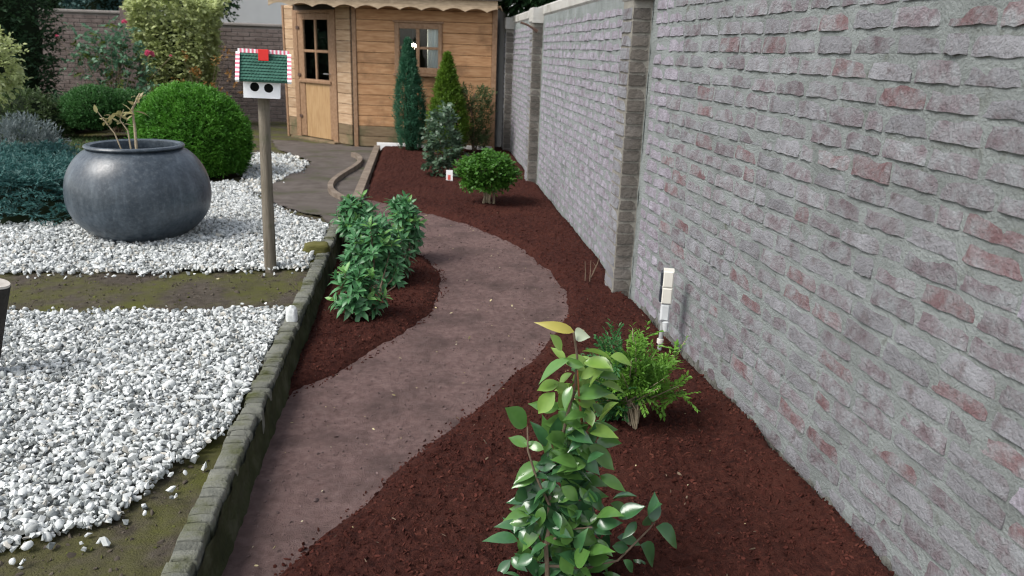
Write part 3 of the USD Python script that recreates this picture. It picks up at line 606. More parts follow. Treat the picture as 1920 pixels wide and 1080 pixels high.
# ------------------------------------------------------------------ wooden shed
SA = np.array([-2.47, 11.98]); SB = np.array([-0.36, 11.93]); SC = np.array([-3.83, 13.22]); SD = np.array([-3.83, 15.0]); SE = np.array([-0.2, 15.0])
shed = thing('garden_shed', 'honey coloured plank shed with half glazed corner door and scalloped fascia', 'shed', (-2.0, 13.0, 0))
def frame_of(P, Q):
    d = (Q - P) / np.linalg.norm(Q - P); return P, d, np.array([d[1], -d[0]]), np.linalg.norm(Q - P)
def on_wall(px, P, d, n):
    r = ray(px); n3 = np.array([*n, 0]); t = ((np.array([*P, 0]) - EYE) @ n3) / (r @ n3); q = EYE + r * t[:, None]
    return np.column_stack([(q[:, :2] - P) @ d, q[:, 2]])
Pf, df, nf, Lf = frame_of(SA, SB)
Pc, dc, nc, Lc = frame_of(SC, SA)
SH = 2.08
# window opening on the front from the picture
w = on_wall([(740, 42), (829, 140), (749, 53), (822, 128), (784, 90), (801, 90)], Pf, df, nf)
wu0, wu1, wz0, wz1 = w[0, 0], w[1, 0], w[1, 1], w[0, 1]
gu0, gu1, gz0, gz1 = w[2, 0], w[3, 0], w[3, 1], w[2, 1]
PITCH = 0.1535
def planks(P, d, n, u0, u1, holes=(), m='plank', low='plank_dark'):
    z = 0.03; r = 0
    while z < SH:
        z1 = min(z + PITCH - .006, SH)
        spans = [(u0, u1)]
        for (a, b, c, e) in holes:
            if z1 > c + .01 and z < e - .01:
                spans = [s for (p, q) in spans for s in ((p, min(q, a)), (max(p, b), q)) if s[1] - s[0] > .02]
                if z < c < z1 and False: pass
        for (a, b) in spans:
            bx = frame_box(P, d, n, a, b, .0, .022, z, z1, .0045)
            part(shed, 'plank', bx, low if r < 2 else m)
        z += PITCH; r += 1
planks(Pf, df, nf, .055, Lf - .055, [(wu0, wu1, wz0, wz1)])
# backing behind the planks, with the window and door openings left free
def backing(P, d, n, L, hole, zt=SH):
    a, b, c, e = hole
    return [frame_box(P, d, n, 0, a, -.03, -.002, -.05, zt), frame_box(P, d, n, b, L, -.03, -.002, -.05, zt), frame_box(P, d, n, a, b, -.03, -.002, -.05, c), frame_box(P, d, n, a, b, -.03, -.002, e, zt)]
hole_f = (gu0 - .02, gu1 + .02, gz0 - .02, gz1 + .02)
dpx = on_wall([(559, 200), (636, 200), (567, 200), (627, 200), (569, 36), (620, 151), (594, 96), (621, 139), (595, 266), (537, 150)], Pc, dc, nc)
du0, du1, dl0, dl1 = dpx[0, 0], dpx[1, 0], dpx[2, 0], dpx[3, 0]
dg0, dg1, dgz1, dgz0 = dpx[4, 0] + .01, dpx[5, 0], dpx[4, 1], dpx[5, 1]
dgz1 = min(dgz1, 1.86)
DZ0, DZ1 = 0.06, 1.95
hole_d = (dg0 - .01, dg1 + .01, dgz0 - .01, dgz1 + .01)
walls = backing(Pf, df, nf, Lf, hole_f) + backing(Pc, dc, nc, Lc, hole_d)
for P, Q in ((SD, SC), (SB, SE), (SE, SD)):
    p_, d_, n_, l_ = frame_of(P, Q); walls.append(frame_box(p_, d_, n_, 0, l_, -.03, .02, -.05, SH))
part(shed, 'wall', cat(walls), 'dark_interior', label='inner walls of the shed in near black for the unlit inside')
planks(Pc, dc, nc, .03, du0 - .0, (), 'plank_weathered')
planks(Pc, dc, nc, du1 + .0, Lc - .05, (), 'plank_weathered')
for (P, d, n, u0, u1) in ((Pf, df, nf, -.01, .053), (Pf, df, nf, Lf - .053, Lf + .02), (Pc, dc, nc, -.02, .028)):
    part(shed, 'corner_post', frame_box(P, d, n, u0, u1, -.01, .038, -.02, SH, .006), 'frame_wood')
# window
win = part(shed, 'window', cat([frame_box(Pf, df, nf, wu0, gu0, .0, .05, wz0, wz1, .006), frame_box(Pf, df, nf, gu1, wu1, .0, .05, wz0, wz1, .006),
      frame_box(Pf, df, nf, gu0, gu1, .0, .047, gz1, wz1, .006), frame_box(Pf, df, nf, gu0, gu1, .0, .047, wz0, gz0, .006)]), 'frame_wood')
mu, mz = w[4]
part(win, 'glazing_bar', frame_box(Pf, df, nf, mu - .025, mu + .025, -.005, .03, gz0, gz1, .004), 'frame_wood')
part(win, 'glazing_bar', frame_box(Pf, df, nf, gu0, gu1, -.003, .026, mz - .018, mz + .018, .004), 'frame_wood')
part(win, 'sill', frame_box(Pf, df, nf, wu0 - .02, wu1 + .02, .0, .075, wz0 - .035, wz0 - .002, .006), 'frame_wood')
part(win, 'drip_board', frame_box(Pf, df, nf, wu0 - .02, wu1 + .02, .0, .07, wz1 + .002, wz1 + .03, .006), 'frame_wood')
for a, b in ((gu0, mu - .025), (mu + .025, gu1)):
    for c, e in ((gz0, mz - .018), (mz + .018, gz1)):
        part(win, 'pane', frame_box(Pf, df, nf, a, b, .006, .010, c, e), 'glass')
# wavy white sheet just behind the right half of the window
cu = w[5, 0]; us = np.linspace(cu, gu1 + .03, 24); zs = np.linspace(gz0 - .05, gz1 + .03, 6)
Uu, Zz = np.meshgrid(us, zs, indexing='ij'); off = -.016 + .008 * np.sin((Uu - cu) * 110)
F = np.array([*Pf, 0]) + np.array([*df, 0]) * Uu[..., None] + np.array([*nf, 0]) * off[..., None] + np.array([0, 0, 1.]) * Zz[..., None]
single('curtain', grid_mesh(F[..., 0], F[..., 1], F[..., 2]), 'curtain', smooth=True, label='wavy white sheet behind the right panes of the shed window', category='curtain')
lp = on_wall([(773, 87)], Pf, df, nf)[0]; lc = np.array([*(Pf + df * lp[0] - nf * .065), lp[1]])  # added bulb, cord and socket stand in for a bright spot on the glass
added_lamp = thing('bulb_lamp', 'added glowing warm white bulb for the bright spot in the shed window', 'added_lamp', lc)
bs = trimesh.creation.icosphere(subdivisions=2, radius=.046); bs.apply_translation(lc); part(added_lamp, 'bulb', bs, 'spot_glow', smooth=True)
part(added_lamp, 'cord', tube([lc + [0, 0, .055], lc + [0, 0, .3], lc + [0, -.0, SH - lc[2] - .01]], .004), 'socket_dark')
part(added_lamp, 'socket', lathe([(.0, .065), (.02, .065), (.02, .03), (.018, .02)], lc, 12), 'socket_dark')
# door
door = part(shed, 'door', cat([frame_box(Pc, dc, nc, dl0, dg0, .0, .03, DZ0, DZ1, .005), frame_box(Pc, dc, nc, dg1, dl1, .0, .03, DZ0, DZ1, .005),
       frame_box(Pc, dc, nc, dg0, dg1, .0, .028, dgz1, DZ1, .005), frame_box(Pc, dc, nc, dg0, dg1, .0, .028, dgz0 - .05, dgz0, .005)]), 'frame_wood')
part(door, 'panel', frame_box(Pc, dc, nc, dg0, dg1, .0, .018, DZ0, dgz0 - .05), 'door_panel')
for k in range(1, 6):
    u = dg0 + (dg1 - dg0) * k / 6
part(door, 'panel_sill', frame_box(Pc, dc, nc, dl0 + .01, dl1 - .01, .03, .055, dgz0 - .06, dgz0 - .015, .006), 'frame_wood')
dmu, dmz = dpx[6]
part(door, 'glazing_bar', frame_box(Pc, dc, nc, dmu - .022, dmu + .022, -.002, .024, dgz0, dgz1, .004), 'frame_wood')
part(door, 'glazing_bar', frame_box(Pc, dc, nc, dg0, dg1, .0, .02, dmz - .02, dmz + .02, .004), 'frame_wood')
for a, b in ((dg0, dmu - .022), (dmu + .022, dg1)):
    for c, e in ((dgz0, dmz - .02), (dmz + .02, dgz1)):
        part(door, 'pane', frame_box(Pc, dc, nc, a, b, .004, .008, c, e), 'glass')
hu, hz = dpx[7]; hp = lambda a, b, c: np.array([*(Pc + dc * (hu + a) + nc * b), hz + c])
part(door, 'handle', tube([hp(.03, .03, 0), hp(.03, .075, 0), hp(-.09, .075, .0)], .009), 'metal')
for zh in (.35, 1.0, 1.72):
    part(door, 'hinge', frame_box(Pc, dc, nc, dl0 - .02, dl0 + .06, .041, .047, zh, zh + .045, .001), 'rusty')
part(shed, 'door_frame', cat([frame_box(Pc, dc, nc, du0, dl0 - .003, .0, .04, .0, 2.0, .005), frame_box(Pc, dc, nc, dl1 + .003, du1, .0, .04, .0, 2.0, .005), frame_box(Pc, dc, nc, dl0 - .003, dl1 + .003, .0, .038, DZ1 + .005, 2.0, .005)]), 'frame_wood')
part(shed, 'doorstep', frame_box(Pc, dc, nc, du0 - .04, du1 + .04, .0, .14, -.05, .045, .01), 'plank_dark')
# fascia with scalloped lower edge, straight along the front overhang
FY = 11.62
fx0 = at_y([(503, 12)], FY)[0]; fx1 = at_y([(933, 20)], FY)[0]
zb = .5 * (fx0[2] + fx1[2]) - .0
xs = np.linspace(fx0[0], fx1[0], 240); sc = .31
low = zb + .048 * np.abs(np.sin((xs - xs[0]) * np.pi / sc)) ** .8 - .01
pf = Polygon(np.vstack([np.column_stack([xs, low]), [(xs[-1], zb + .17), (xs[0], zb + .17)]]))
fm = trimesh.creation.extrude_polygon(pf, .022, engine='earcut'); fv = np.array(fm.vertices); fm = trimesh.Trimesh(np.column_stack([fv[:, 0], FY + .0 - fv[:, 2] * 1 + .022, fv[:, 1]]), fm.faces[:, ::-1], process=False)
part(shed, 'fascia', fm, 'fascia')
x0, x1 = xs[0] - .04, xs[-1] + .06
rz = zb + .15
rv = [(x0, FY - .05, rz), (x1, FY - .05, rz), (x1, 13.4, rz + .5), (x0, 13.4, rz + .5), (x1, 15.2, rz), (x0, 15.2, rz)]
rv = np.array(rv + [(a, b, c + .05) for a, b, c in rv])
rf = [(0, 2, 1), (0, 3, 2), (3, 4, 2), (3, 5, 4), (6, 7, 8), (6, 8, 9), (9, 8, 10), (9, 10, 11), (0, 1, 7), (0, 7, 6), (1, 2, 8), (1, 8, 7), (2, 4, 10), (2, 10, 8), (4, 5, 11), (4, 11, 10), (5, 3, 9), (5, 9, 11), (3, 0, 6), (3, 6, 9)]
part(shed, 'roof', trimesh.Trimesh(rv, rf, process=False), 'roofing')
part(shed, 'soffit', frame_box((x0, FY + .03), (1, 0), (0, -1), .02, x1 - x0 - .02, -3.4, .0, SH, SH + .02), 'plank_weathered')
gz = lambda: None
for yg in (12.0, 15.0):
    part(shed, 'gable', trimesh.Trimesh([(x0 + .1, yg, SH + .02), (x1 - .1, yg, SH + .02), (x1 - .1, yg, rz + .08), (x0 + .1, yg, rz + .08)], [(0, 1, 2), (0, 2, 3)], process=False), 'plank_weathered')
# white board along the foot of the shed
bp = at_z([(703, 279), (922, 284)], .03)
single('white_board', frame_box((bp[0, 0], 11.86), np.array([1, -.024]) / math.hypot(1, .024), (0, -1), 0, bp[1, 0] - bp[0, 0], -.01, .02, -.02, .105, .004), 'white_paint', label='long white board lying along the foot of the shed behind the conifers', category='board')

# ------------------------------------------------------------------ back wall, neighbour house
bw = thing('back_wall', 'brown brick boundary wall behind the rose and the variegated shrub', 'wall', (-7, 15.3, 0))
g = np.random.default_rng(43)
bricks = []
segs = [(-13.0, -7.58, 1.92), (-7.3, -3.9, 1.78)]
for a, b, top in segs:
    part(bw, 'mortar', frame_box((a, 15.5), (1, 0), (0, -1), 0, b - a, -.2, .0, -.2, top), 'back_mortar')
    z = .0; r = 0
    while z + .075 < top:
        u = -.11 * (r % 2)
        while u < b - a:
            p, q = max(u, 0), min(u + .215, b - a); u += .225
            if q - p > .03: bricks.append(frame_box((a, 15.5), (1, 0), (0, -1), p, q, -.01, .006 + g.uniform(0, .008), z, z + .064, .004))
        z += .076; r += 1
    part(bw, 'coping', frame_box((a, 15.5), (1, 0), (0, -1), -.01, b - a + .01, -.22, .03, top, top + .06, .015), 'back_mortar')
part(bw, 'brickwork', cat(bricks), 'back_brick', kind='stuff')
part(bw, 'pier', frame_box((-7.58, 15.5), (1, 0), (0, -1), .002, .278, -.2, .09, -.2, 2.06, .01), 'back_brick')
hs = thing('neighbour_house', 'pale grey rendered house beyond the brown back wall', 'house', (-8, 24, 0))
part(hs, 'wall', frame_box((-8.6, 22), (1, 0), (0, -1), 0, 4.6, -6, 0, -.2, 4.6), 'house_render')
part(hs, 'window', frame_box((-8.6, 22), (1, 0), (0, -1), 1.7, 2.9, -.0, .03, 3.2, 4.2), 'dark_interior')
part(hs, 'roof', trimesh.Trimesh([(-9, 21.6, 4.6), (-3.6, 21.6, 4.6), (-3.6, 28.4, 4.6), (-9, 28.4, 4.6), (-9, 25, 7), (-3.6, 25, 7)], [(0, 1, 5), (0, 5, 4), (2, 3, 4), (2, 4, 5), (1, 2, 5), (3, 0, 4), (0, 2, 1), (0, 3, 2)], process=False), 'house_roof')

# ------------------------------------------------------------------ birdhouse on a pole
PB = at_z([(507, 506)], .13)[0]
bh = thing('birdhouse', 'white birdhouse with green roof and candy striped edging on a wooden post', 'birdhouse', PB)
dep = PB[1]
def bpt(px): return at_y([px], dep)[0]
tz = bpt((494, 182))[2]; bx_ = bpt((493, 168))[0]
pole_top = np.array([bx_, dep, tz])
part(bh, 'post', tube([PB + [0, 0, -.1], PB * .7 + pole_top * .3, PB * .35 + pole_top * .65, pole_top + [0, 0, .0]], [.037, .036, .034, .033], 14, .03, 3), 'post_wood', smooth=True)
ct = bx_
bw0 = bpt((460, 168))[0]; bw1 = bpt((524, 168))[0]; bz1 = bpt((493, 150))[2]
tilt = trimesh.transformations.rotation_matrix(math.radians(1.6), (0, 1, 0), (bx_, dep, tz)) @ trimesh.transformations.rotation_matrix(math.radians(15), (0, 0, 1), (bx_, dep, tz))
def bpart(name, m, mt, parent=None, **k):
    m = m.copy(); m.apply_transform(tilt); return part(parent or bh, name, m, mt, **k)
body = frame_box((bw0, dep - .09), (1, 0), (0, -1), 0, bw1 - bw0, -.19, 0, tz, bz1 + .05, .004)
# front with two round holes
from shapely.geometry import box as sbox
hw = bw1 - bw0
holes = [Point(hw * .31, .062).buffer(.0255, 20), Point(hw * .69, .058).buffer(.0255, 20)]
fp = sbox(0, 0, hw, bz1 - tz + .045)
for h_ in holes: fp = fp.difference(h_)
fr = trimesh.creation.extrude_polygon(fp, .012, engine='earcut'); fv = np.array(fr.vertices)
fr = trimesh.Trimesh(np.column_stack([bw0 + fv[:, 0], dep - .09 - fv[:, 2], tz + fv[:, 1]]), fr.faces, process=False)
if fr.volume < 0: fr = trimesh.Trimesh(fr.vertices, fr.faces[:, ::-1], process=False)
bpart('front_board', fr, 'bird_white')
bpart('box', body.copy() if False else cat([frame_box((bw0, dep - .0895), (1, 0), (0, -1), 0, .012, -.18, 0, tz, bz1 + .05), frame_box((bw1 - .012, dep - .0895), (1, 0), (0, -1), 0, .012, -.18, 0, tz, bz1 + .05),
      frame_box((bw0 + .012, dep + .09), (1, 0), (0, -1), 0, hw - .024, -.012, 0, tz, bz1 + .05), frame_box((bw0 + .012, dep - .0895), (1, 0), (0, -1), 0, hw - .024, -.17, 0, tz, tz + .012)]), 'bird_white')
bpart('inside', frame_box((bw0 + .013, dep - .04), (1, 0), (0, -1), 0, hw - .026, -.01, 0, tz + .013, bz1 + .04), 'hole_shade')  # dark board added behind the holes for the shade inside the box
rx0, rx1 = bpt((452, 130))[0], bpt((536, 130))[0]
ez = bpt((493, 152))[2]; rzt = bpt((493, 104))[2]; dy = .13
ez2 = ez; ridge_y = dep
def slope(y0, z0, y1, z1, t, xa, xb2):
    v = np.array([(xa, y0, z0), (xb2, y0, z0), (xb2, y1, z1), (xa, y1, z1)]); nn = unit(np.cross(v[1] - v[0], v[3] - v[0])); nn = nn if nn[2] > 0 else -nn
    v = np.vstack([v, v + nn * t]); f = [(0, 2, 1), (0, 3, 2), (4, 5, 6), (4, 6, 7), (0, 1, 5), (0, 5, 4), (1, 2, 6), (1, 6, 5), (2, 3, 7), (2, 7, 6), (3, 0, 4), (3, 4, 7)]
    m = trimesh.Trimesh(v, f, process=False); return m if m.volume > 0 else trimesh.Trimesh(v, np.array(f)[:, ::-1], process=False)
bpart('roof', slope(dep - dy, ez, dep, rzt, .012, rx0, rx1), 'green_felt')
bpart('roof', slope(dep + dy, ez, dep + .001, rzt, .012, rx0, rx1), 'green_felt')
# rows of small overlapping shingles in diagonal rows on the front slope
fdir = unit(np.array([0, -dy, ez - rzt])); ln = math.hypot(dy, rzt - ez); nrm = np.array([0, -fdir[2], fdir[1]]); nrm = nrm if nrm[2] > 0 else -nrm
sh = []
nr, ncol = 9, 14
for r in range(nr):
    for c in range(ncol + 1):
        u = (c - .5 * (r % 2)) / ncol; a0 = rx0 + (rx1 - rx0) * np.clip(u, 0, 1); a1 = rx0 + (rx1 - rx0) * np.clip(u + .96 / ncol, 0, 1)
        if a1 - a0 < .004: continue
        t0, t1 = ln * r / nr, ln * (r + 1.02) / nr
        o = np.array([0, dep, rzt]) + nrm * .0125
        p = [o + fdir * t0, o + fdir * t1]
        am = (a0 + a1) / 2
        v = [p[0] + [a0, 0, 0], p[0] + [a1, 0, 0], p[1] - fdir * .006 + nrm * .004 + [a1, 0, 0], p[1] + nrm * .0055 + [am, 0, 0], p[1] - fdir * .006 + nrm * .004 + [a0, 0, 0]]
        sh.append(trimesh.Trimesh(v, [(0, 4, 3), (0, 3, 1), (1, 3, 2)], process=False))
bpart('shingles', cat(sh), 'green_felt', kind='stuff')
# striped edging beads
g2 = np.random.default_rng(5)
pk, wh = [], []
o = np.array([0, dep, rzt])
def bead(c, s, k):
    b = trimesh.creation.box(s); b.apply_translation(c); (pk if k % 2 else wh).append(b)
nb = 26
for k in range(nb):
    x = rx0 - .012 + (rx1 - rx0 + .024) * (k + .5) / nb
    bead(o + [x, 0, .022], ((rx1 - rx0 + .024) / nb - .0006, .022, .022), k)
for xe in (rx0 - .011, rx1 + .011):
    for k in range(13):
        c = o + [xe, 0, 0] + fdir * ln * (k + .6) / 13 * 1.04 + nrm * .016
        b = trimesh.creation.box((.022, ln * 1.04 / 13 - .0006, .018)); ang = math.atan2(-fdir[2], -fdir[1]) ; b.apply_transform(trimesh.transformations.rotation_matrix(math.atan2(fdir[2], fdir[1]), (1, 0, 0))); b.apply_translation(c); (pk if k % 2 else wh).append(b)
bpart('edging_trim', cat(pk), 'pink_paint', label='pink pieces of the striped roof edging')
bpart('edging_trim', cat(wh), 'bird_white', label='white pieces of the striped roof edging')
cb = trimesh.creation.box((.056, .056, .062)); cb.apply_translation((bpt((492, 104))[0], dep - .02, bpt((492, 104))[2] + .004)); bpart('chimney', cb, 'red_paint')

# ------------------------------------------------------------------ big pot with a withered plant
pc = at_y([(256, 430)], 5.45)[0]; pz = .125
pc = np.array([pc[0] + .055, 5.45, pz])
pot = thing('garden_pot', 'very large round blue grey glazed pot on white pebbles', 'pot', pc)
RM = (at_y([(392, 365)], 5.45)[0][0] - pc[0] + .055) * .87
zr = at_y([(252, 270)], 5.45)[0][2] - pz; zw = at_y([(252, 362)], 5.45)[0][2] - pz
prof = []
rr = (at_y([(346, 270)], 5.45)[0][0] - pc[0] + .055) * .82
for t in np.linspace(0, 1, 30):
    z = zr * .965 * t; k = zw / (zr * .965)
    s = (t - k) / (k if t < k else (1 - k))
    r0 = .215 if t < k else rr - .03
    prof.append((r0 + (RM - r0) * (1 - abs(s) ** 2.25) ** .78, z))
top = [(rr - .028, zr * .968), (rr - .012, zr * .972), (rr - .006, zr * .985), (rr - .012, zr * 1.0), (rr - .03, zr * 1.005), (rr - .05, zr * .99), (rr - .055, zr * .9), (rr - .02, zr * .8)]
part(pot, 'body', lathe([(0.001, 0)] + prof + top, pc, 96), 'pot_glaze', smooth=35)
part(pot, 'soil', lathe([(.001, zr * .74), (rr + .02, zr * .72)], pc, 48), 'pot_soil')
g = np.random.default_rng(44)
pl = thing('withered_plant', 'yellowing spindly plant standing in the big dark pot', 'plant', pc + [0, 0, zr * .72])
a0 = np.array([pc[0], pc[1], pz + zr * .70])
def ppx(px, dy=0): return at_y([px], 5.45 + dy)[0]
stems = [[ppx((255, 282)), ppx((253, 240)), ppx((248, 205)), ppx((262, 175))], [ppx((248, 282)), ppx((240, 245)), ppx((225, 225)), ppx((232, 205))], [ppx((240, 282), .05), ppx((215, 250), .05), ppx((195, 225), .05), ppx((182, 208), .05)]]
for s, r_ in zip(stems, (.011, .006, .005)):
    s[0][2] = pz + zr * .70
    part(pl, 'stem', tube(s, np.linspace(r_, r_ * .5, 4), 7, .1, 5), 'pale_twig', smooth=True)
for s, n_ in zip(stems, (8, 10, 9)):
    s = np.array(s)
    for k in range(n_):
        t = g.uniform(1.6, 3); i = min(int(t), 2); p = s[i] + (s[i + 1] - s[i]) * (t - i) + g.normal(0, .012, 3)
        dd = unit(g.normal(0, 1, 3) + [0, 0, .3])
        part(pl, 'leaf', leaves(p[None], dd[None], np.array([0, 0, 1.]) + .3 * g.normal(size=3), g.uniform(.05, .1), OVAL), 'pale_leaf', smooth=True)

# log post at the left edge
lt = at_y([(-10, 530)], 2.95)[0]; lb = at_y([(-42, 720)], 2.93)[0]; lb[2] = .05
lg = thing('log_post', 'dark log post with pale sawn top at the left edge', 'post', lb)
ax = unit(lt - lb)
part(lg, 'trunk', tube([lb, lb * .5 + lt * .5, lt - ax * .008], [.054, .053, .055], 20, .015, 2), 'log_bark', smooth=40)
part(lg, 'sawn_top', tube([lt - ax * .012, lt + ax * .002], [.0545, .053], 20), 'log_end', smooth=40)

# stones by the kerb
def stone(name, c, s, mt, label, category, seed, rot=0.0, cube=.0, sub=3):
    b = trimesh.creation.icosphere(subdivisions=sub, radius=1.0); v = np.array(b.vertices)
    if cube: v = v / np.maximum(np.abs(v).max(1, keepdims=True), 1e-6) * cube + v * (1 - cube)
    v = v * (1 + .35 * (fbm(v * 1.7 + seed, 3, seed)[:, None] - .5)) * np.array(s)
    a = np.array([[math.cos(rot), -math.sin(rot), 0], [math.sin(rot), math.cos(rot), 0], [0, 0, 1]]); v = v @ a.T + c
    single(name, trimesh.Trimesh(v, b.faces, process=False), mt, smooth=True, label=label, category=category)
c = at_z([(590, 470)], .17)[0]
stone('mossy_stone', c + [0, .05, -.01], (.085, .06, .055), 'moss_stone', 'square yellow green mossy stone on pebbles beside the kerb', 'stone', 71, .1, .7)
c = at_z([(547, 594)], .17)[0]
stone('white_stone', c + [0, 0, .0], (.03, .05, .06), 'pebble_white', 'upright white stone leaning against the kerb', 'stone', 72, .2, .3)

# ------------------------------------------------------------------ power socket post, hook, label, twigs
sb = at_y([(1247, 655)], 3.72)[0]; sb[2] = 0.02
st = thing('socket_post', 'cream outdoor socket box on a grey conduit stake before the wall', 'socket', sb)
ap = lambda px: at_y([px], 3.72)[0]
zt, zm, zl, zc = ap((1255, 507))[2], ap((1255, 568))[2], ap((1250, 600))[2], ap((1250, 640))[2]
sd_ = np.array([.985, -.17]); sn = np.array([-.17, -.985]); Ps = np.array([ap((1242, 540))[0] - .004, 3.70])
bwid = .052
part(st, 'box', frame_box(Ps, sd_, sn, .0, bwid, -.07, .0, (zm + zt) / 2 + .001, zt, .006), 'cream_plastic')
part(st, 'box', frame_box(Ps, sd_, sn, .0, bwid, -.07, .0, zm, (zm + zt) / 2 - .001, .006), 'cream_plastic')
for za, zb_ in ((zm + .008, (zm + zt) / 2 - .008), ((zm + zt) / 2 + .008, zt - .010)):
    part(st, 'socket_cover', frame_box(Ps + sn * -.035, -sn, -sd_, -.03, .03, .0, .012, za, zb_, .004), 'socket_dark')
part(st, 'junction_box', frame_box(Ps, sd_, sn, .001, bwid - .004, -.06, -.004, zl, zm - .003, .008), 'grey_plastic')
part(st, 'gland', tube([np.array([*(Ps + sd_ * .03 + sn * .01), zl + .0]), np.array([*(Ps + sd_ * .034 + sn * .012), zl - .045])], [.016, .013], 10), 'grey_plastic', smooth=40)
part(st, 'conduit', tube([np.array([*(Ps + sd_ * .02 - sn * .03), zl]), np.array([*(Ps + sd_ * .018 - sn * .03), .2]), np.array([*(Ps + sd_ * .012 - sn * .03), -.03])], .011, 10), 'conduit', smooth=40)
part(st, 'clip', tube([np.array([*(Ps + sd_ * .014 - sn * .03), zc + .01]), np.array([*(Ps + sd_ * .014 - sn * .03), zc - .012])], .017, 10), 'cream_plastic', smooth=40)
hk = thing('wall_hook', 'rusty bent hook at the top of the far pier', 'hook', (0.05, 8.95, 1.85))
part(hk, 'rod', tube([at_y([q], 8.93)[0] for q in ((976, 42), (988, 46), (998, 52), (1008, 59))], [.012, .012, .014, .02], 7, .1, 1), 'rusty', smooth=True)
pp = at_z([(843, 342)], .035)[0]
tg = thing('plant_label', 'small white plant label with red print before the grey green holly', 'label', pp)
part(tg, 'card', frame_box((pp[0] - .04, pp[1]), (1, .1), (.1, -1), 0, .075, -.003, 0, .02, .175, .001), 'white_paint')
part(tg, 'print', frame_box((pp[0] - .04, pp[1]), (1, .1), (.1, -1), .018, .05, .0002, .0012, .062, .12), 'label_red')
part(tg, 'stake', frame_box((pp[0] - .04, pp[1]), (1, .1), (.1, -1), .03, .045, -.006, -.0032, -.04, .1), 'white_paint')
g = np.random.default_rng(45)
def twig(px, label, y=None, z=.045, r=.004, mt='twig', name='dry_twig'):
    p = at_z(px, z) if y is None else at_y(px, y)
    single(name, tube(p, np.linspace(r, r * .4, len(p)), 6, .1, 3), mt, smooth=True, label=label, category='twig')
twig([(1284, 948), (1290, 925), (1303, 905), (1315, 890)], 'small bent dry twig lying on the near mulch below the wall')
a = at_z([(1118, 535)], .03)[0]
dt = thing('dead_stalks', 'few dry brown stalks beside the foot of the near pier', 'twig', a)
for q in (((1096, 545), (1098, 510), (1097, 490)), ((1104, 548), (1107, 512), (1108, 488)), ((1112, 510), (1120, 495), (1125, 478)), ((1108, 520), (1118, 500), (1112, 492))):
    p = at_y(list(q), a[1]); p[0, 2] = max(p[0, 2], 0.0); part(dt, 'stalk', tube(p, [.004, .003, .0015], 6, .1, 2), 'twig', smooth=True)

# ------------------------------------------------------------------ plants: right side
UPV = np.array([0, 0, 1.0])
g = np.random.default_rng(46)
# camellia in front
CY = 1.86
def cz(zx, zy): return (860 + zx / 2.078, 560 + zy / 2.078)
stem_px = [(345, 1130), (345, 1040), (340, 960), (355, 880), (352, 800), (360, 700), (395, 590), (420, 470), (455, 330), (462, 230), (448, 132)]
sp = at_y([cz(*q) for q in stem_px], CY + np.array([0, 0, 0, .01, .01, .02, .02, .01, 0, 0, 0]))
base = sp[0].copy(); base[2] = 0.0; base[0] -= .0
cam_ = thing('camellia', 'young camellia with large glossy leaves in the foreground mulch', 'shrub', base)
full = np.vstack([base - [0, 0, .03], base * .5 + sp[0] * .5, sp])
part(cam_, 'stem', tube(full, np.linspace(.0085, .003, len(full)), 8, .06, 4), 'twig', smooth=True)
for q in ([(420, 470), (475, 520), (470, 590)], [(352, 800), (300, 690), (270, 590), (268, 500)], [(340, 960), (420, 900), (520, 890)], [(340, 1040), (500, 1050), (620, 1020), (740, 900), (765, 870)], [(455, 330), (400, 420), (440, 400)], [(462, 560), (480, 480), (470, 390), (463, 280)]):
    p = at_y([cz(*k) for k in q], CY + g.uniform(-.03, .05) * np.linspace(0, 1, len(q)))
    part(cam_, 'branch', tube(p, np.linspace(.0045, .002, len(p)), 6, .08, 4), 'red_stem' if q[0][1] < 600 else 'twig', smooth=True)
LV = [(450,130,325,85,'y'),(452,130,503,150,'p'),(480,205,600,205,'b'),(590,225,680,240,'b'),(430,240,310,268,'b'),(488,250,592,262,'b'),(548,305,632,295,'b'),(442,290,388,335,'b'),(450,385,582,340,'b'),(392,325,308,362,'b'),(375,365,308,447,'b'),(442,340,402,422,'b'),(553,478,607,398,'b'),(512,470,488,400,'m'),(518,410,568,458,'m'),(265,497,173,428,'m'),(272,575,197,540,'m'),(340,575,308,488,'m'),(332,588,262,558,'m'),(362,540,382,458,'m'),(415,548,472,468,'m'),(500,515,612,515,'b'),(468,582,548,528,'m'),(500,565,592,668,'m'),(462,600,545,670,'d'),(365,665,482,695,'m'),(452,605,366,595,'m'),(320,625,368,590,'d'),(328,640,216,712,'m'),(302,665,250,785,'d'),(352,700,280,690,'d'),(352,740,286,795,'d'),(388,795,446,740,'m'),(498,755,578,822,'d'),(285,785,217,745,'d'),(332,828,255,858,'d'),(358,815,388,898,'d'),(458,862,545,850,'m'),(332,882,232,968,'p2'),(232,945,128,902,'d'),(443,908,548,950,'m'),(312,922,238,880,'d'),(342,958,268,985,'d'),(398,1000,438,1068,'m'),(453,1032,524,985,'m'),(538,885,606,862,'d'),(622,855,718,805,'d'),(750,882,702,738,'d'),(756,872,772,780,'d'),(768,890,884,955,'d'),(708,958,792,1035,'d'),(598,965,664,972,'d'),(692,868,648,928,'d'),(528,902,596,925,'d'),(205,1008,255,1055,'d'),(292,1000,225,1035,'d'),(178,1072,255,1062,'d'),(640,1018,706,1065,'d'),(558,1042,614,1075,'d'),(482,972,396,958,'d'),(470,640,400,680,'m'),(420,700,470,760,'m'),(390,860,330,800,'d'),(500,640,560,600,'m'),(430,840,370,770,'d'),(600,780,690,760,'d') ]
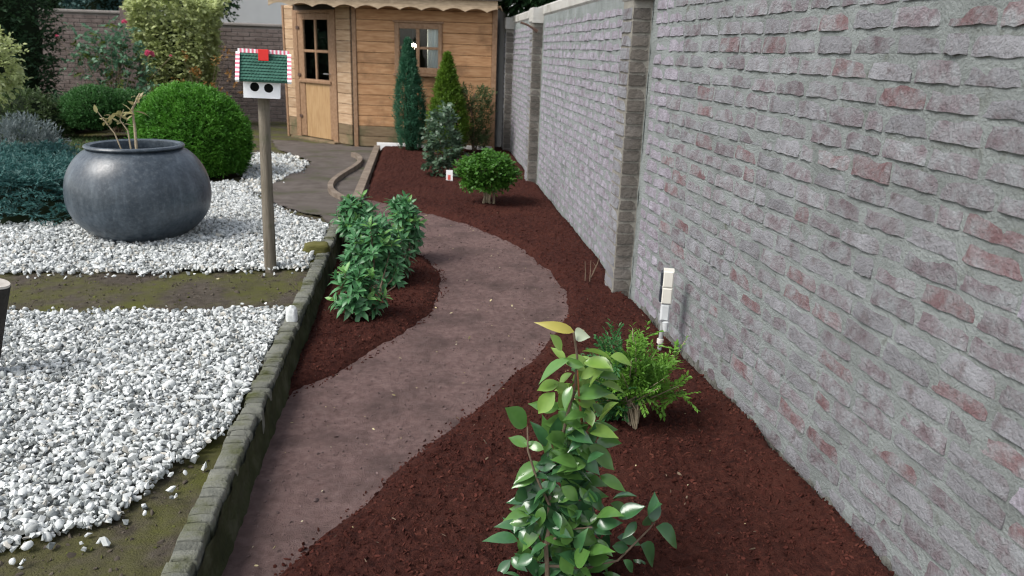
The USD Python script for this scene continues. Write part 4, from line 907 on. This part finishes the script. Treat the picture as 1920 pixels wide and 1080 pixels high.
for _ in range(230):
    zy = g.uniform(560, 1110); hw_ = 46 + .27 * (zy - 560) * g.uniform(.4, 1); cx = np.interp(zy, [560, 800, 1100], [430, 400, 430])
    zx = cx + g.normal(0, hw_ * .75); an = g.uniform(0, 6.28); l = g.uniform(72, 108)
    LV.append((zx, zy, zx + l * math.cos(an) * 1.0, zy + l * math.sin(an) * .75, 'd' if g.uniform() < .55 else 'm', g.uniform(-.02, .13)))
for _ in range(64):
    zy = g.uniform(190, 600); zx = np.interp(zy, [190, 400, 600], [470, 470, 420]) + g.normal(0, 52); an = g.uniform(0, 6.28); l = g.uniform(65, 105)
    LV.append((zx, zy, zx + l * math.cos(an), zy + l * math.sin(an) * .7, 'b' if zy < 440 else 'm', g.uniform(-.02, .09)))
for q in LV:
    back = q[5] if len(q) > 5 else g.uniform(-.035, .03)
    p0 = at_y([cz(q[0], q[1])], CY + back)[0]; p1 = at_y([cz(q[2], q[3])], CY + back + g.uniform(-.05, .02))[0]
    D = p1 - p0; l = max(np.linalg.norm(D) * (.9 if q[4] == 'y' else 1.04), .052); l = min(l, .112)
    toward = unit(EYE - p0)
    N = unit(toward * g.uniform(.4, 1.1) + UPV * g.uniform(.4, 1.1) + .42 * g.normal(size=3))
    mt = {'y': 'camellia_yellow', 'p': 'camellia_pale', 'p2': 'camellia_mid', 'b': 'camellia_young' if g.uniform() < .6 else 'camellia_mid', 'm': 'camellia_mid' if g.uniform() < .75 else 'camellia_dark', 'd': 'camellia_dark'}[q[4]]
    part(cam_, 'leaf', leaves(p0[None], D[None], N, l, CAM_KINDS[g.integers(0, 4)], .62 if q[4] == 'y' else g.uniform(.85, 1.3)), mt, smooth=True, label='yellow young leaf at the very top' if q[4] == 'y' else None)

# generic shrubs -----------------------------------------------------------------
def spray(P, D, g, n, length, tmpl, leaf, spread=.6, width=1.0, droop=0.0):
    """n leaflets along each shoot (P -> P + D*length), both sides, like yew / fern / conifer sprays"""
    k = len(P); t = np.tile(np.linspace(.08, 1, n), k); i = np.repeat(np.arange(k), n)
    D = unit(D); L = np.broadcast_to(length, k)
    side = unit(np.cross(D, UPV + .4 * g.normal(size=D.shape)))
    sgn = np.where(np.tile(np.arange(n), k) % 2, 1, -1)
    pos = P[i] + D[i] * (t * L[i])[:, None]; pos[:, 2] -= droop * (t ** 2) * L[i]
    d = unit(D[i] * .75 + side[i] * (sgn * spread)[:, None] + .15 * g.normal(size=(k * n, 3)))
    return leaves(pos, d, UPV + .5 * g.normal(size=(k * n, 3)), leaf * g.uniform(.7, 1.25, k * n), tmpl, width)

# bright green feathery shrub before the wall
ro = at_z([(1183, 808)], .03)[0]
fs = thing('feathery_shrub', 'bright green feathery small shrub with pale stems before the wall', 'shrub', ro)
FY_ = ro[1]
cs = []
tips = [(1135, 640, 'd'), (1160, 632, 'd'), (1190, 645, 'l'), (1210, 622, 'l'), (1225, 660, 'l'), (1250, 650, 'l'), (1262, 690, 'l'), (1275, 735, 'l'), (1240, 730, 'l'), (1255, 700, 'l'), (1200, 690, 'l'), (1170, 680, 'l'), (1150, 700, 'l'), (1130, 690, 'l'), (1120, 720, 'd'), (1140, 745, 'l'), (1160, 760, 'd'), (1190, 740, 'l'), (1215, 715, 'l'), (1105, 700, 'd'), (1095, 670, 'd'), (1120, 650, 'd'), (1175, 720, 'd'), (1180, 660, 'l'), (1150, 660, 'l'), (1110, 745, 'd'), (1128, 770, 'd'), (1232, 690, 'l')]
allP, allD, allL, isl = [], [], [], []
for x, y, k in tips:
    for _ in range(4):
        yy_ = FY_ + g.uniform(-.12, .14); tip = at_y([(x + g.normal(0, 13), y + g.normal(0, 11))], yy_)[0]
        start = ro + [g.normal(0, .02), g.normal(0, .02), .12]; d = tip - start
        l = np.linalg.norm(d); s0 = start + d * .35
        allP.append(s0); allD.append(d); allL.append(l * .68); isl.append(k == 'l')
        if _ == 0: cs.append(tube([ro + g.normal(0, .012, 3) * [1, 1, 0] - [0, 0, .03], start + g.normal(0, .008, 3), tip], [.0045, .004, .0015], 5, .1, 2))
        for b in range(3):
            t = g.uniform(.45, .85); q = start + d * t; dd = unit(unit(d) + .8 * g.normal(size=3)); allP.append(q); allD.append(dd); allL.append(g.uniform(.05, .09)); isl.append(k == 'l')
allP, allD, allL, isl = map(np.array, (allP, allD, allL, isl))
part(fs, 'stems', cat(cs), 'pale_twig', smooth=True)
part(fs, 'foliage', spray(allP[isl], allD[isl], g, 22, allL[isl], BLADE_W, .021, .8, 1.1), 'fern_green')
part(fs, 'foliage', spray(allP[~isl], allD[~isl], g, 22, allL[~isl], BLADE_W, .021, .8, 1.1), 'fern_dark', label='darker green shoots')

# leafy whorled shrubs beside the kerb
def whorl_shrub(base_px, cx, cy_px, rx, rz, ry, n_wh, label, lsize, seed, base_z=.03, ydepth=None):
    g = np.random.default_rng(seed)
    b = at_z([base_px], base_z)[0]; yd = b[1] if ydepth is None else ydepth
    c = at_y([(cx, cy_px)], yd)[0]
    t = thing('leafy_shrub', label, 'shrub', b, group='lance leaved shrubs beside the kerb')
    dirs = sphere_dirs(n_wh, g, -.9); wob = .8 + .35 * fbm(dirs * 1.6 + seed, 2, seed)[:, None]
    heads = c + dirs * np.array([rx, ry, rz]) * g.uniform(.35, 1.05, (n_wh, 1)) ** .6 * wob; heads[:, 2] = np.maximum(heads[:, 2], .09)
    up = unit(dirs * .75 + UPV * .8)
    stems = [tube([b + g.normal(0, .02, 3) * [1, 1, 0] - [0, 0, .02], b * .4 + h * .6 + g.normal(0, .02, 3) - [0, 0, .03], h], [.006, .004, .0025], 5) for h in heads[::4]]
    part(t, 'stems', cat(stems), 'twig', smooth=True)
    rec = []
    for h, u in zip(heads, up):
        k = g.integers(7, 11); a = np.arange(k) * 2.4 + g.uniform(0, 6); s = unit(np.cross(u, [.3, .2, .9])); w_ = np.cross(u, s)
        light = g.uniform() < .3
        for j in range(k):
            inner = j / k
            d = unit((s * math.cos(a[j]) + w_ * math.sin(a[j])) * (1.1 - .75 * inner) + u * (.1 + .95 * inner))
            rec.append((h - u * .03 * (1 - inner) , d, u + .15 * g.normal(size=3), lsize * g.uniform(.75, 1.15) * (1 - .3 * inner), 'shrub_tip' if (light and inner > .45) else 'shrub_leaf'))
    dist = [np.linalg.norm(r[0] - EYE) for r in rec]; od = np.argsort(dist)
    nleaf = 230
    for i in od[:nleaf]:
        r = rec[i]; part(t, 'leaf', leaves(r[0][None], r[1][None], r[2], r[3], LANCE), r[4], smooth=True)
    rs = [rec[i] for i in od[nleaf:]]
    if rs: part(t, 'leaves', leaves(np.array([r[0] for r in rs]), np.array([r[1] for r in rs]), np.array([r[2] for r in rs]), np.array([r[3] for r in rs]), LANCE), 'shrub_leaf', smooth=True, kind='stuff')
whorl_shrub((672, 602), 672, 548, .15, .14, .14, 62, 'nearest small bushy shrub with lance shaped leaves beside the kerb', .08, 81)
whorl_shrub((705, 555), 705, 486, .215, .26, .22, 170, 'middle and widest lance leaved shrub beside the kerb', .088, 82, ydepth=4.78)
whorl_shrub((672, 455), 668, 408, .15, .19, .15, 75, 'lance leaved shrub at the far end of the kerb', .09, 83, ydepth=5.75)
whorl_shrub((757, 490), 755, 425, .135, .24, .14, 75, 'upright lance leaved shrub next to the trodden path', .088, 84, ydepth=5.45)

# box-like green bush on pale legs
b0 = at_z([(918, 384)], .035)[0]
bb = thing('box_bush', 'round bright green bush on several pale bare stems near the far pier', 'shrub', b0)
g = np.random.default_rng(47)
cc_ = at_y([(916, 330)], b0[1])[0]; n = 1500
dirs = sphere_dirs(n, g, -.75); wob = .6 + .8 * fbm(dirs * 2.4, 3, 4)[:, None]
wob *= np.where(dirs[:, 2:] < 0, .8, 1)
R3 = np.array([.275, .25, .185])
P = cc_ + dirs * R3 * wob * g.uniform(.55, 1.0, (n, 1)) ** .5
D = unit(dirs * .8 + UPV * .55 + .5 * g.normal(size=(n, 3)))
part(bb, 'foliage', spray(P, D, g, 5, .06, OVAL, .034, .9, 1.4), 'box_green')
part(bb, 'stems', cat([tube([b0 + np.array([g.normal(0, .05), g.normal(0, .03), -.03]), b0 * .55 + cc_ * .45 + g.normal(0, .06, 3) * [1, 1, .2], cc_ + g.normal(0, .12, 3) * [1, 1, .3]], [.014, .011, .006], 6, .08, 3) for _ in range(7)]), 'pale_twig', smooth=True)

# conifers before the shed
def conifer(base_px, bz, y_, top_px, half_px, name, label, mt, g, n, blade, leaf, wide_at=.25, upright=1.0, tip_pow=.8, nleaf=7):
    b = at_z([base_px], bz)[0]; b = np.array([at_y([base_px], y_)[0][0], y_, bz]); h = at_y([top_px], y_)[0][2] - bz
    xt = at_y([top_px], y_)[0][0] - b[0]
    w_ = half_px / FPX * np.linalg.norm(b - EYE)
    t = thing(name, label, 'conifer', b)
    z = g.uniform(0, 1, n) ** .9; a = g.uniform(0, 2 * np.pi, n)
    prof = np.where(z < wide_at, .72 + .28 * z / wide_at, (1 - (z - wide_at) / (1 - wide_at)) ** tip_pow)
    lump = .72 + .5 * fbm(np.stack([np.cos(a) * 1.6, np.sin(a) * 1.6, z * h * 3.2], 1), 3, int(n % 17))
    r = w_ * prof * lump * g.uniform(.45, 1.0, n) ** .4
    P = b + np.stack([r * np.cos(a) + xt * z, r * np.sin(a), z * h * .96 + .02], 1)
    D = np.stack([np.cos(a) * .55, np.sin(a) * .55, np.full(n, upright)], 1) + .28 * g.normal(size=(n, 3))
    part(t, 'crown', spray(P, D, g, nleaf, blade * g.uniform(.7, 1.3, n) * (1 - .55 * z ** 2), BLADE_W, leaf, .6, 1.0), mt)
    part(t, 'trunk', tube([b - [0, 0, .05], b + [xt * .5, 0, h * .5], b + [xt * .9, 0, h * .9]], [.022, .014, .004], 7), 'bark', smooth=True)
    zz = np.linspace(0, .93, 9); pr = np.where(zz < wide_at, .72 + .28 * zz / wide_at, (1 - (zz - wide_at) / (1 - wide_at)) ** tip_pow)
    part(t, 'inner_growth', lathe(np.column_stack([np.maximum(w_ * pr * .52, .003), zz * h]), b, 14), 'crown_shade', smooth=True)  # dark solid added inside the cone for the shade behind the sprays
conifer((771, 280), .03, 11.55, (764, 72), 27, 'slim_cypress', 'slim dark blue green cypress before the left half of the shed window', 'cypress_green', np.random.default_rng(48), 2600, .10, .034, .35, 1.3, .85)
conifer((840, 285), .03, 11.2, (839, 98), 34, 'thuja', 'bright yellow green pointed thuja cone before the shed', 'thuja_green', np.random.default_rng(49), 2600, .085, .036, .3, .9, .85)
# thin dark evergreen to the right of the thuja
g = np.random.default_rng(50)
b = np.array([at_y([(886, 285)], 11.5)[0][0], 11.5, .02])
td = thing('olive_bush', 'thin dull dark green bush in the corner between shed and wall', 'shrub', b)
n = 620; z = g.uniform(.1, 1, n); a = g.uniform(0, 6.28, n); hh = at_y([(886, 172)], 11.5)[0][2]
r = .21 * (.5 + .8 * g.uniform(0, 1, n)) * (.75 + .3 * z)
P = b + np.stack([r * np.cos(a), r * np.sin(a), z * hh], 1)
part(td, 'foliage', spray(P, np.stack([np.cos(a) * .5, np.sin(a) * .5, np.ones(n)], 1) + .4 * g.normal(size=(n, 3)), g, 7, .11, OVAL, .042, .7, .9), 'olive_dark')
part(td, 'stems', cat([tube([b + [g.normal(0, .03), 0, -.03], b + [g.normal(0, .1), g.normal(0, .1), hh * .5], b + [g.normal(0, .16), g.normal(0, .14), hh * .95]], [.01, .007, .003], 6) for _ in range(6)]), 'twig', smooth=True)
# grey-green holly-like shrub
b = at_z([(826, 332)], .03)[0]
hl = thing('holly_shrub', 'grey green pale edged broadleaf shrub standing before the thuja', 'shrub', b)
n = 260; g = np.random.default_rng(51)
cH = at_y([(830, 272)], b[1])[0]
dirs = sphere_dirs(n, g, -.9)
P = cH + dirs * np.array([.20, .18, .40]) * g.uniform(.55, 1.05, (n, 1)) * (.8 + .4 * fbm(dirs * 2, 2, 9)[:, None])
P = P[P[:, 2] > .06]
part(hl, 'foliage', spray(P, unit(dirs[:len(P)] * .6 + UPV * .8 + .4 * g.normal(size=(len(P), 3))), g, 5, .09, OVAL, .06, .9, 1.5), 'holly_grey')
part(hl, 'stems', cat([tube([b - [0, 0, .03], b * .5 + cH * .5 + g.normal(0, .05, 3), cH + g.normal(0, .13, 3)], [.009, .007, .003], 6) for _ in range(7)]), 'twig', smooth=True)

# ------------------------------------------------------------------ plants: left side
def dome(name, label, c, R, n, mt, g, leaf, sp=.075, nleaf=7, amp=.12, zmin=-.35, category='shrub', core=.86, freq=2.4, flat_below=True):
    t = thing(name, label, category, (c[0], c[1], max(c[2] - R[2] * .9, 0)), group={'clipped_ball': 'clipped ball bushes under the rose', 'low_bush': 'low loose bushes before the back wall'}.get(name))
    dirs = sphere_dirs(n, g, zmin)
    wob = (1 - amp * .5 + amp * fbm(dirs * freq + 5, 3, 6))[:, None]
    wob = wob + .09 * (fbm(dirs * 6, 3, 8)[:, None] - .5)
    P = c + dirs * R * wob * (g.uniform(.90, 1.0, (n, 1)) + np.where(g.uniform(size=(n, 1)) < .04, g.uniform(0, .07, (n, 1)), 0))
    P = P[P[:, 2] > .02]; dd = unit((P - c) / R ** 2)
    D = unit(dd * .9 + UPV * .35 + .45 * g.normal(size=(len(P), 3)))
    part(t, 'foliage', spray(P - D * sp * .5, D, g, nleaf, sp * g.uniform(.7, 1.3, len(P)), BLADE_W, leaf, .75, 1.0), mt)
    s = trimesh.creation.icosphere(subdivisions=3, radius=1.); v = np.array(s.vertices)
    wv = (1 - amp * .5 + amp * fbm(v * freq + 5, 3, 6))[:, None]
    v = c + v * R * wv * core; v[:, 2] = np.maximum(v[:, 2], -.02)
    part(t, 'inner_growth', trimesh.Trimesh(v, s.faces, process=False), 'crown_shade', smooth=True)  # added dark ball: shade deep in the bush as solid colour
    return t
g = np.random.default_rng(52)
# big clipped dome: right edge px 461, top px 165, at y ~ 8.9
yD = 8.85; cD = at_y([(362, 262)], yD)[0]; rD = at_y([(462, 262)], yD)[0][0] - cD[0]; zt_ = at_y([(350, 163)], yD)[0][2]
cD[2] = .42
dome('clipped_dome', 'large bright green clipped dome bush behind the big pot', cD, np.array([rD, rD * .95, zt_ - cD[2]]), 9500, 'yew_green', g, .036, .075, 8, .17, -.6)
yB = 11.9; cB = at_y([(188, 215)], yB)[0]; rB = at_y([(248, 215)], yB)[0][0] - cB[0]; zB = at_y([(185, 165)], yB)[0][2]
dome('clipped_ball', 'dark green clipped ball bush under the rose', np.array([cB[0] - .06, yB, .42]), np.array([rB * .95, rB * .9, zB - .42]), 3000, 'ball_green', g, .04, .08, 6, .12, -.6)
c2 = at_y([(232, 205)], 12.1)[0]
dome('clipped_ball', 'second smaller clipped ball bush hard against the bright green dome', np.array([c2[0], 12.3, .4]), np.array([.42, .4, at_y([(232, 172)], 12.3)[0][2] - .4]), 1500, 'ball_green', g, .04, .08, 6, .12, -.6)
c3 = at_y([(108, 215)], 12.4)[0]
dome('low_bush', 'low dark loose bush left of the clipped balls', np.array([c3[0], 12.6, .22]), np.array([.33, .35, at_y([(110, 190)], 12.6)[0][2] - .2]), 420, 'hedge_dark', g, .075, .14, 5, .5, -.4)
c4 = at_y([(45, 200)], 11.5)[0]
dome('low_bush', 'olive green low bush at the foot of the dark hedge', np.array([c4[0], 11.6, .25]), np.array([.5, .4, .42]), 500, 'olive_dark', g, .07, .14, 5, .5, -.4)
# juniper carpet
jt = thing('creeping_juniper', 'spreading blue green creeping juniper left of the pot', 'shrub', (-4.6, 7.0, .1))
JP = Polygon(at_z([(-120, 300), (60, 288), (150, 292), (190, 340), (165, 395), (125, 412), (60, 408), (0, 412), (-120, 405)], .2)[:, :2])
p = scatter(JP, 2600, g); e = shapely.distance(JP.boundary, shapely.points(p[:, 0], p[:, 1]))
zz = left_z(p[:, 0], p[:, 1]) + .06 + .20 * smooth01(e / .28) + .13 * (fbm(np.column_stack([p * 2.6, 0 * p[:, 0]]), 3, 3) - .4)
a = g.uniform(0, 6.28, len(p))
D = np.stack([np.cos(a) * .8 + .15, np.sin(a) * .8 - .35, g.uniform(.2, .8, len(p))], 1)
part(jt, 'foliage', spray(np.column_stack([p, zz]), D, g, 12, g.uniform(.12, .22, len(p)), BLADE_W, .045, .7, .9, .25), 'juniper_blue')
gx, gy = np.meshgrid(np.linspace(JP.bounds[0], JP.bounds[2], 60), np.linspace(JP.bounds[1], JP.bounds[3], 50), indexing='ij')
ins = shapely.contains_xy(JP, gx.ravel(), gy.ravel()).reshape(gx.shape); ed = shapely.distance(JP.boundary, shapely.points(gx.ravel(), gy.ravel())).reshape(gx.shape)
part(jt, 'inner_growth', grid_mesh(gx, gy, left_z(gx, gy) + .02 + .16 * smooth01(ed / .3), keep=ins & (ed > .05)), 'crown_shade', smooth=True)  # dark layer added under the sprays, their shade given as colour
# lavender mound
cl = at_y([(28, 250)], 9.2)[0]
lv = thing('lavender', 'mound of grey leaved lavender at the left edge behind the juniper', 'shrub', (cl[0], 9.2, .02))
n = 650; dirs = sphere_dirs(n, g, -.2); P = np.array([cl[0], 9.2, .1]) + dirs * np.array([.46, .4, .38]) * g.uniform(.5, 1, (n, 1)) ** .5
P = P[P[:, 2] > .0]
part(lv, 'foliage', spray(P, unit(P - np.array([cl[0], 9.2, -.15]) + .12 * g.normal(size=P.shape)), g, 7, .15, BLADE, .07, .5, 1.1), 'lavender_grey')
# dark hedge at far left and variegated shrub at the left frame edge
def tree(name, label, base, H, crown_c, R, n, mt, g, leaf=.09, sp=.22, category='tree', nleaf=7, tmpl=OVAL, core=.75, trunk=.12, width=1.2, amp=.5):
    t = thing(name, label, category, base)
    base, crown_c, R = map(np.array, (base, crown_c, R))
    part(t, 'trunk', tube([base - [0, 0, .15], base * .6 + crown_c * .4, crown_c], [trunk, trunk * .8, trunk * .4], 9, .06, 3), 'bark', smooth=True)
    dirs = sphere_dirs(n, g, -.95); wob = (1 - amp * .5 + amp * fbm(dirs * 2.6 + H, 3, 9))[:, None]
    P = crown_c + dirs * R * wob * g.uniform(.6, 1.0, (n, 1)) ** .5
    P = P[P[:, 2] > base[2] + .02]; D = unit((P - crown_c) / R + .5 * g.normal(size=P.shape) + UPV * .25)
    part(t, 'crown', spray(P, D, g, nleaf, sp * g.uniform(.6, 1.3, len(P)), tmpl, leaf, .8, width), mt)
    br = [tube([base * .5 + crown_c * .5, crown_c + d_ * R * .4, crown_c + d_ * R * .85], [trunk * .35, trunk * .2, .008], 6, .08, 2) for d_ in sphere_dirs(9, g, -.3)]
    part(t, 'branches', cat(br), 'bark', smooth=True)
    if core:
        s = trimesh.creation.icosphere(subdivisions=3, radius=1.); v = np.array(s.vertices); wv = (1 - amp * .5 + amp * fbm(v * 2.6 + H, 3, 9))[:, None]
        v = crown_c + v * R * wv * core; v[:, 2] = np.maximum(v[:, 2], base[2] - .1)
        part(t, 'inner_growth', trimesh.Trimesh(v, s.faces, process=False), 'crown_shade', smooth=True)  # added dark core filling the crown gaps with painted shade
hx = at_y([(28, 150)], 13.2)[0][0]
tree('conifer_hedge', 'tall dark green conifer hedge at the far left edge', (hx - .45, 13.2, 0), 3.2, (hx - .45, 13.2, 1.5), (1.05, .9, 2.3), 2400, 'hedge_dark', g, .085, .2, 'hedge', 7, BLADE_W, .8)
vx = at_y([(-30, 120)], 8.0)[0]
tree('variegated_shrub', 'pale cream leaved shrub cut off by the left frame edge', (vx[0], 8.0, 0), 1.7, (vx[0], 8.0, vx[2] - .02), (.27, .27, .33), 420, 'variegated', g, .05, .1, 'shrub', 6, OVAL, .6, .02)
# funnel-shaped variegated shrub
yV = 14.4
tv = at_y([(340, 10)], yV)[0]; bv = np.array([at_y([(345, 200)], yV)[0][0], yV, 0.])
vs = thing('variegated_bush', 'tall yellow green variegated bush widening upward against the brown wall', 'shrub', bv)
n = 4200; z = g.uniform(0, 1, n) ** .8; px_half = np.interp(z, [0, .35, .75, 1], [.32, .55, .72, .86]); a = g.uniform(0, 6.28, n)
hV = tv[2] + .08
rr_ = px_half * (.75 + .45 * fbm(np.stack([np.cos(a) * 2, np.sin(a) * 2, z * 4], 1), 3, 10)) * g.uniform(.5, 1, n) ** .4
P = bv + np.stack([rr_ * np.cos(a), rr_ * np.sin(a) * .55, z * hV * (1 + .06 * np.sin(a * 3))], 1)
part(vs, 'foliage', spray(P, np.stack([np.cos(a) * .5, np.sin(a) * .5, np.full(n, .7)], 1) + .5 * g.normal(size=(n, 3)), g, 6, .12, OVAL, .066, .9, 1.5), 'variegated')
part(vs, 'stems', cat([tube([bv + [g.normal(0, .08), g.normal(0, .06), -.05], bv + [g.normal(0, .2), g.normal(0, .1), hV * .5], bv + [g.normal(0, .4), g.normal(0, .15), hV * .95]], [.02, .014, .006], 6) for _ in range(8)]), 'bark', smooth=True)
part(vs, 'inner_growth', lathe([(.18, 0), (.3, hV * .35), (.34, hV * .7), (.36, hV * .8), (.01, hV * .88)], bv, 14), 'crown_shade', smooth=True)  # dark funnel added within the leaves to paint their inner shade
# rose
yR = 12.9
rb = np.array([at_y([(215, 200)], yR)[0][0], yR, 0.])
rs = thing('rose_bush', 'leggy rose bush with bluish leaves and pink blooms before the back wall', 'shrub', rb)
rose_px = [(145, 105), (165, 90), (180, 75), (200, 70), (222, 68), (215, 95), (190, 100), (175, 115), (205, 120), (235, 100), (250, 115), (240, 135), (215, 140), (255, 95), (270, 120), (285, 140), (260, 145), (225, 155), (195, 130), (160, 120), (240, 80), (262, 165), (232, 60), (150, 92), (205, 85), (280, 150), (245, 160)]
cs, P, D = [], [], []
for q in rose_px:
    tip = at_y([(q[0] + g.normal(0, 4), q[1] + g.normal(0, 4))], yR + g.uniform(-.25, .25))[0]
    mid = rb * .5 + tip * .5 + np.array([g.normal(0, .12), g.normal(0, .1), .05])
    cs.append(tube([rb + g.normal(0, .04, 3) * [1, 1, 0], mid, tip], [.009, .007, .003], 5))
    for _ in range(9):
        P.append(tip + g.normal(0, .11, 3)); D.append(g.normal(0, 1, 3) + [0, 0, .2])
    for _ in range(2): P.append(mid * .4 + tip * .6 + g.normal(0, .07, 3)); D.append(g.normal(0, 1, 3))
P, D = np.array(P), np.array(D); yl = g.uniform(size=len(P)) < .16
part(rs, 'stems', cat(cs), 'twig', smooth=True)
part(rs, 'foliage', spray(P[~yl], D[~yl], g, 6, .13, OVAL, .075, .9, 1.4), 'rose_leaf')
part(rs, 'foliage', spray(P[yl], D[yl], g, 6, .13, OVAL, .075, .9, 1.4), 'rose_yellowing', label='yellowing leaves of the rose')
for q, r_ in (((233, 42), .042), ((280, 103), .072), ((320, 105), .022), ((107, 68), .025)):
    c = at_y([q], yR - .2)[0]; dirs = sphere_dirs(26, g, -.3)
    part(rs, 'bloom', leaves(c + dirs * r_ * .25, unit(dirs + UPV * .3), UPV + g.normal(size=(26, 3)), r_ * .95, OVAL, 2.2), 'rose_pink', smooth=True)
    cs = tube([c - [0, 0, r_ * .6], c * .6 + rb * .4 + [0, 0, .1], c * .3 + rb * .7], [.004, .006, .008], 5); part(rs, 'stem', cs, 'twig', smooth=True)
# orange autumn shrub
ab = np.array([at_y([(385, 200)], 13.7)[0][0], 13.7, 0.])
au = thing('autumn_shrub', 'sparse shrub with orange autumn leaves before the variegated bush', 'shrub', ab)
P, D, cs = [], [], []
for q in ((425, 100), (412, 112), (405, 120), (345, 112), (368, 145), (372, 140), (340, 155), (390, 165), (428, 148), (385, 175), (350, 170), (410, 178), (395, 185), (365, 190), (440, 165), (420, 190)):
    tip = at_y([q], 13.7 + g.uniform(-.15, .15))[0]; cs.append(tube([ab + g.normal(0, .04, 3) * [1, 1, 0], ab * .5 + tip * .5 + g.normal(0, .05, 3), tip], [.006, .005, .002], 5))
    for _ in range(3): P.append(tip + g.normal(0, .035, 3)); D.append(unit(tip - ab) + .6 * g.normal(size=3))
part(au, 'stems', cat(cs), 'twig', smooth=True)
part(au, 'foliage', spray(np.array(P), np.array(D), g, 5, .1, OVAL, .06, .8, 1.3), 'autumn')

# trees beyond the walls
tx = at_y([(110, 10)], 18.5)[0]
tree('broadleaf_tree', 'dark green tree rising behind the left part of the back wall', (tx[0] - .4, 18.5, 0), 5, (tx[0] - .4, 18.5, 3.2), (2.1, 1.4, 2.2), 2600, 'tree_green', g, .1, .26)
tx = at_y([(205, 8)], 17.5)[0]
tree('blue_conifer', 'bluish green conifer rising behind the back wall', (tx[0], 17.5, 0), 5, (tx[0], 17.5, 3.0), (.95, .8, 2.0), 1600, 'tree_blue', g, .1, .24, tmpl=BLADE_W)
tx = at_y([(330, -40)], 18.5)[0]
tree('broadleaf_tree', 'green tree behind the variegated bush and the pale house', (tx[0], 19, 0), 5, (tx[0], 19, 3.6), (1.2, 1.3, 2.0), 1700, 'tree_green', g, .1, .26)
tx = at_y([(985, -5)], 14.6)[0]
tree('evergreen_tree', 'dark green tree overhanging the brick wall behind the shed corner', (tx[0] + .3, 14.6, 0), 4, (tx[0] + .15, 14.0, 2.75), (.75, 1.0, .75), 1500, 'tree_green', g, .08, .2)
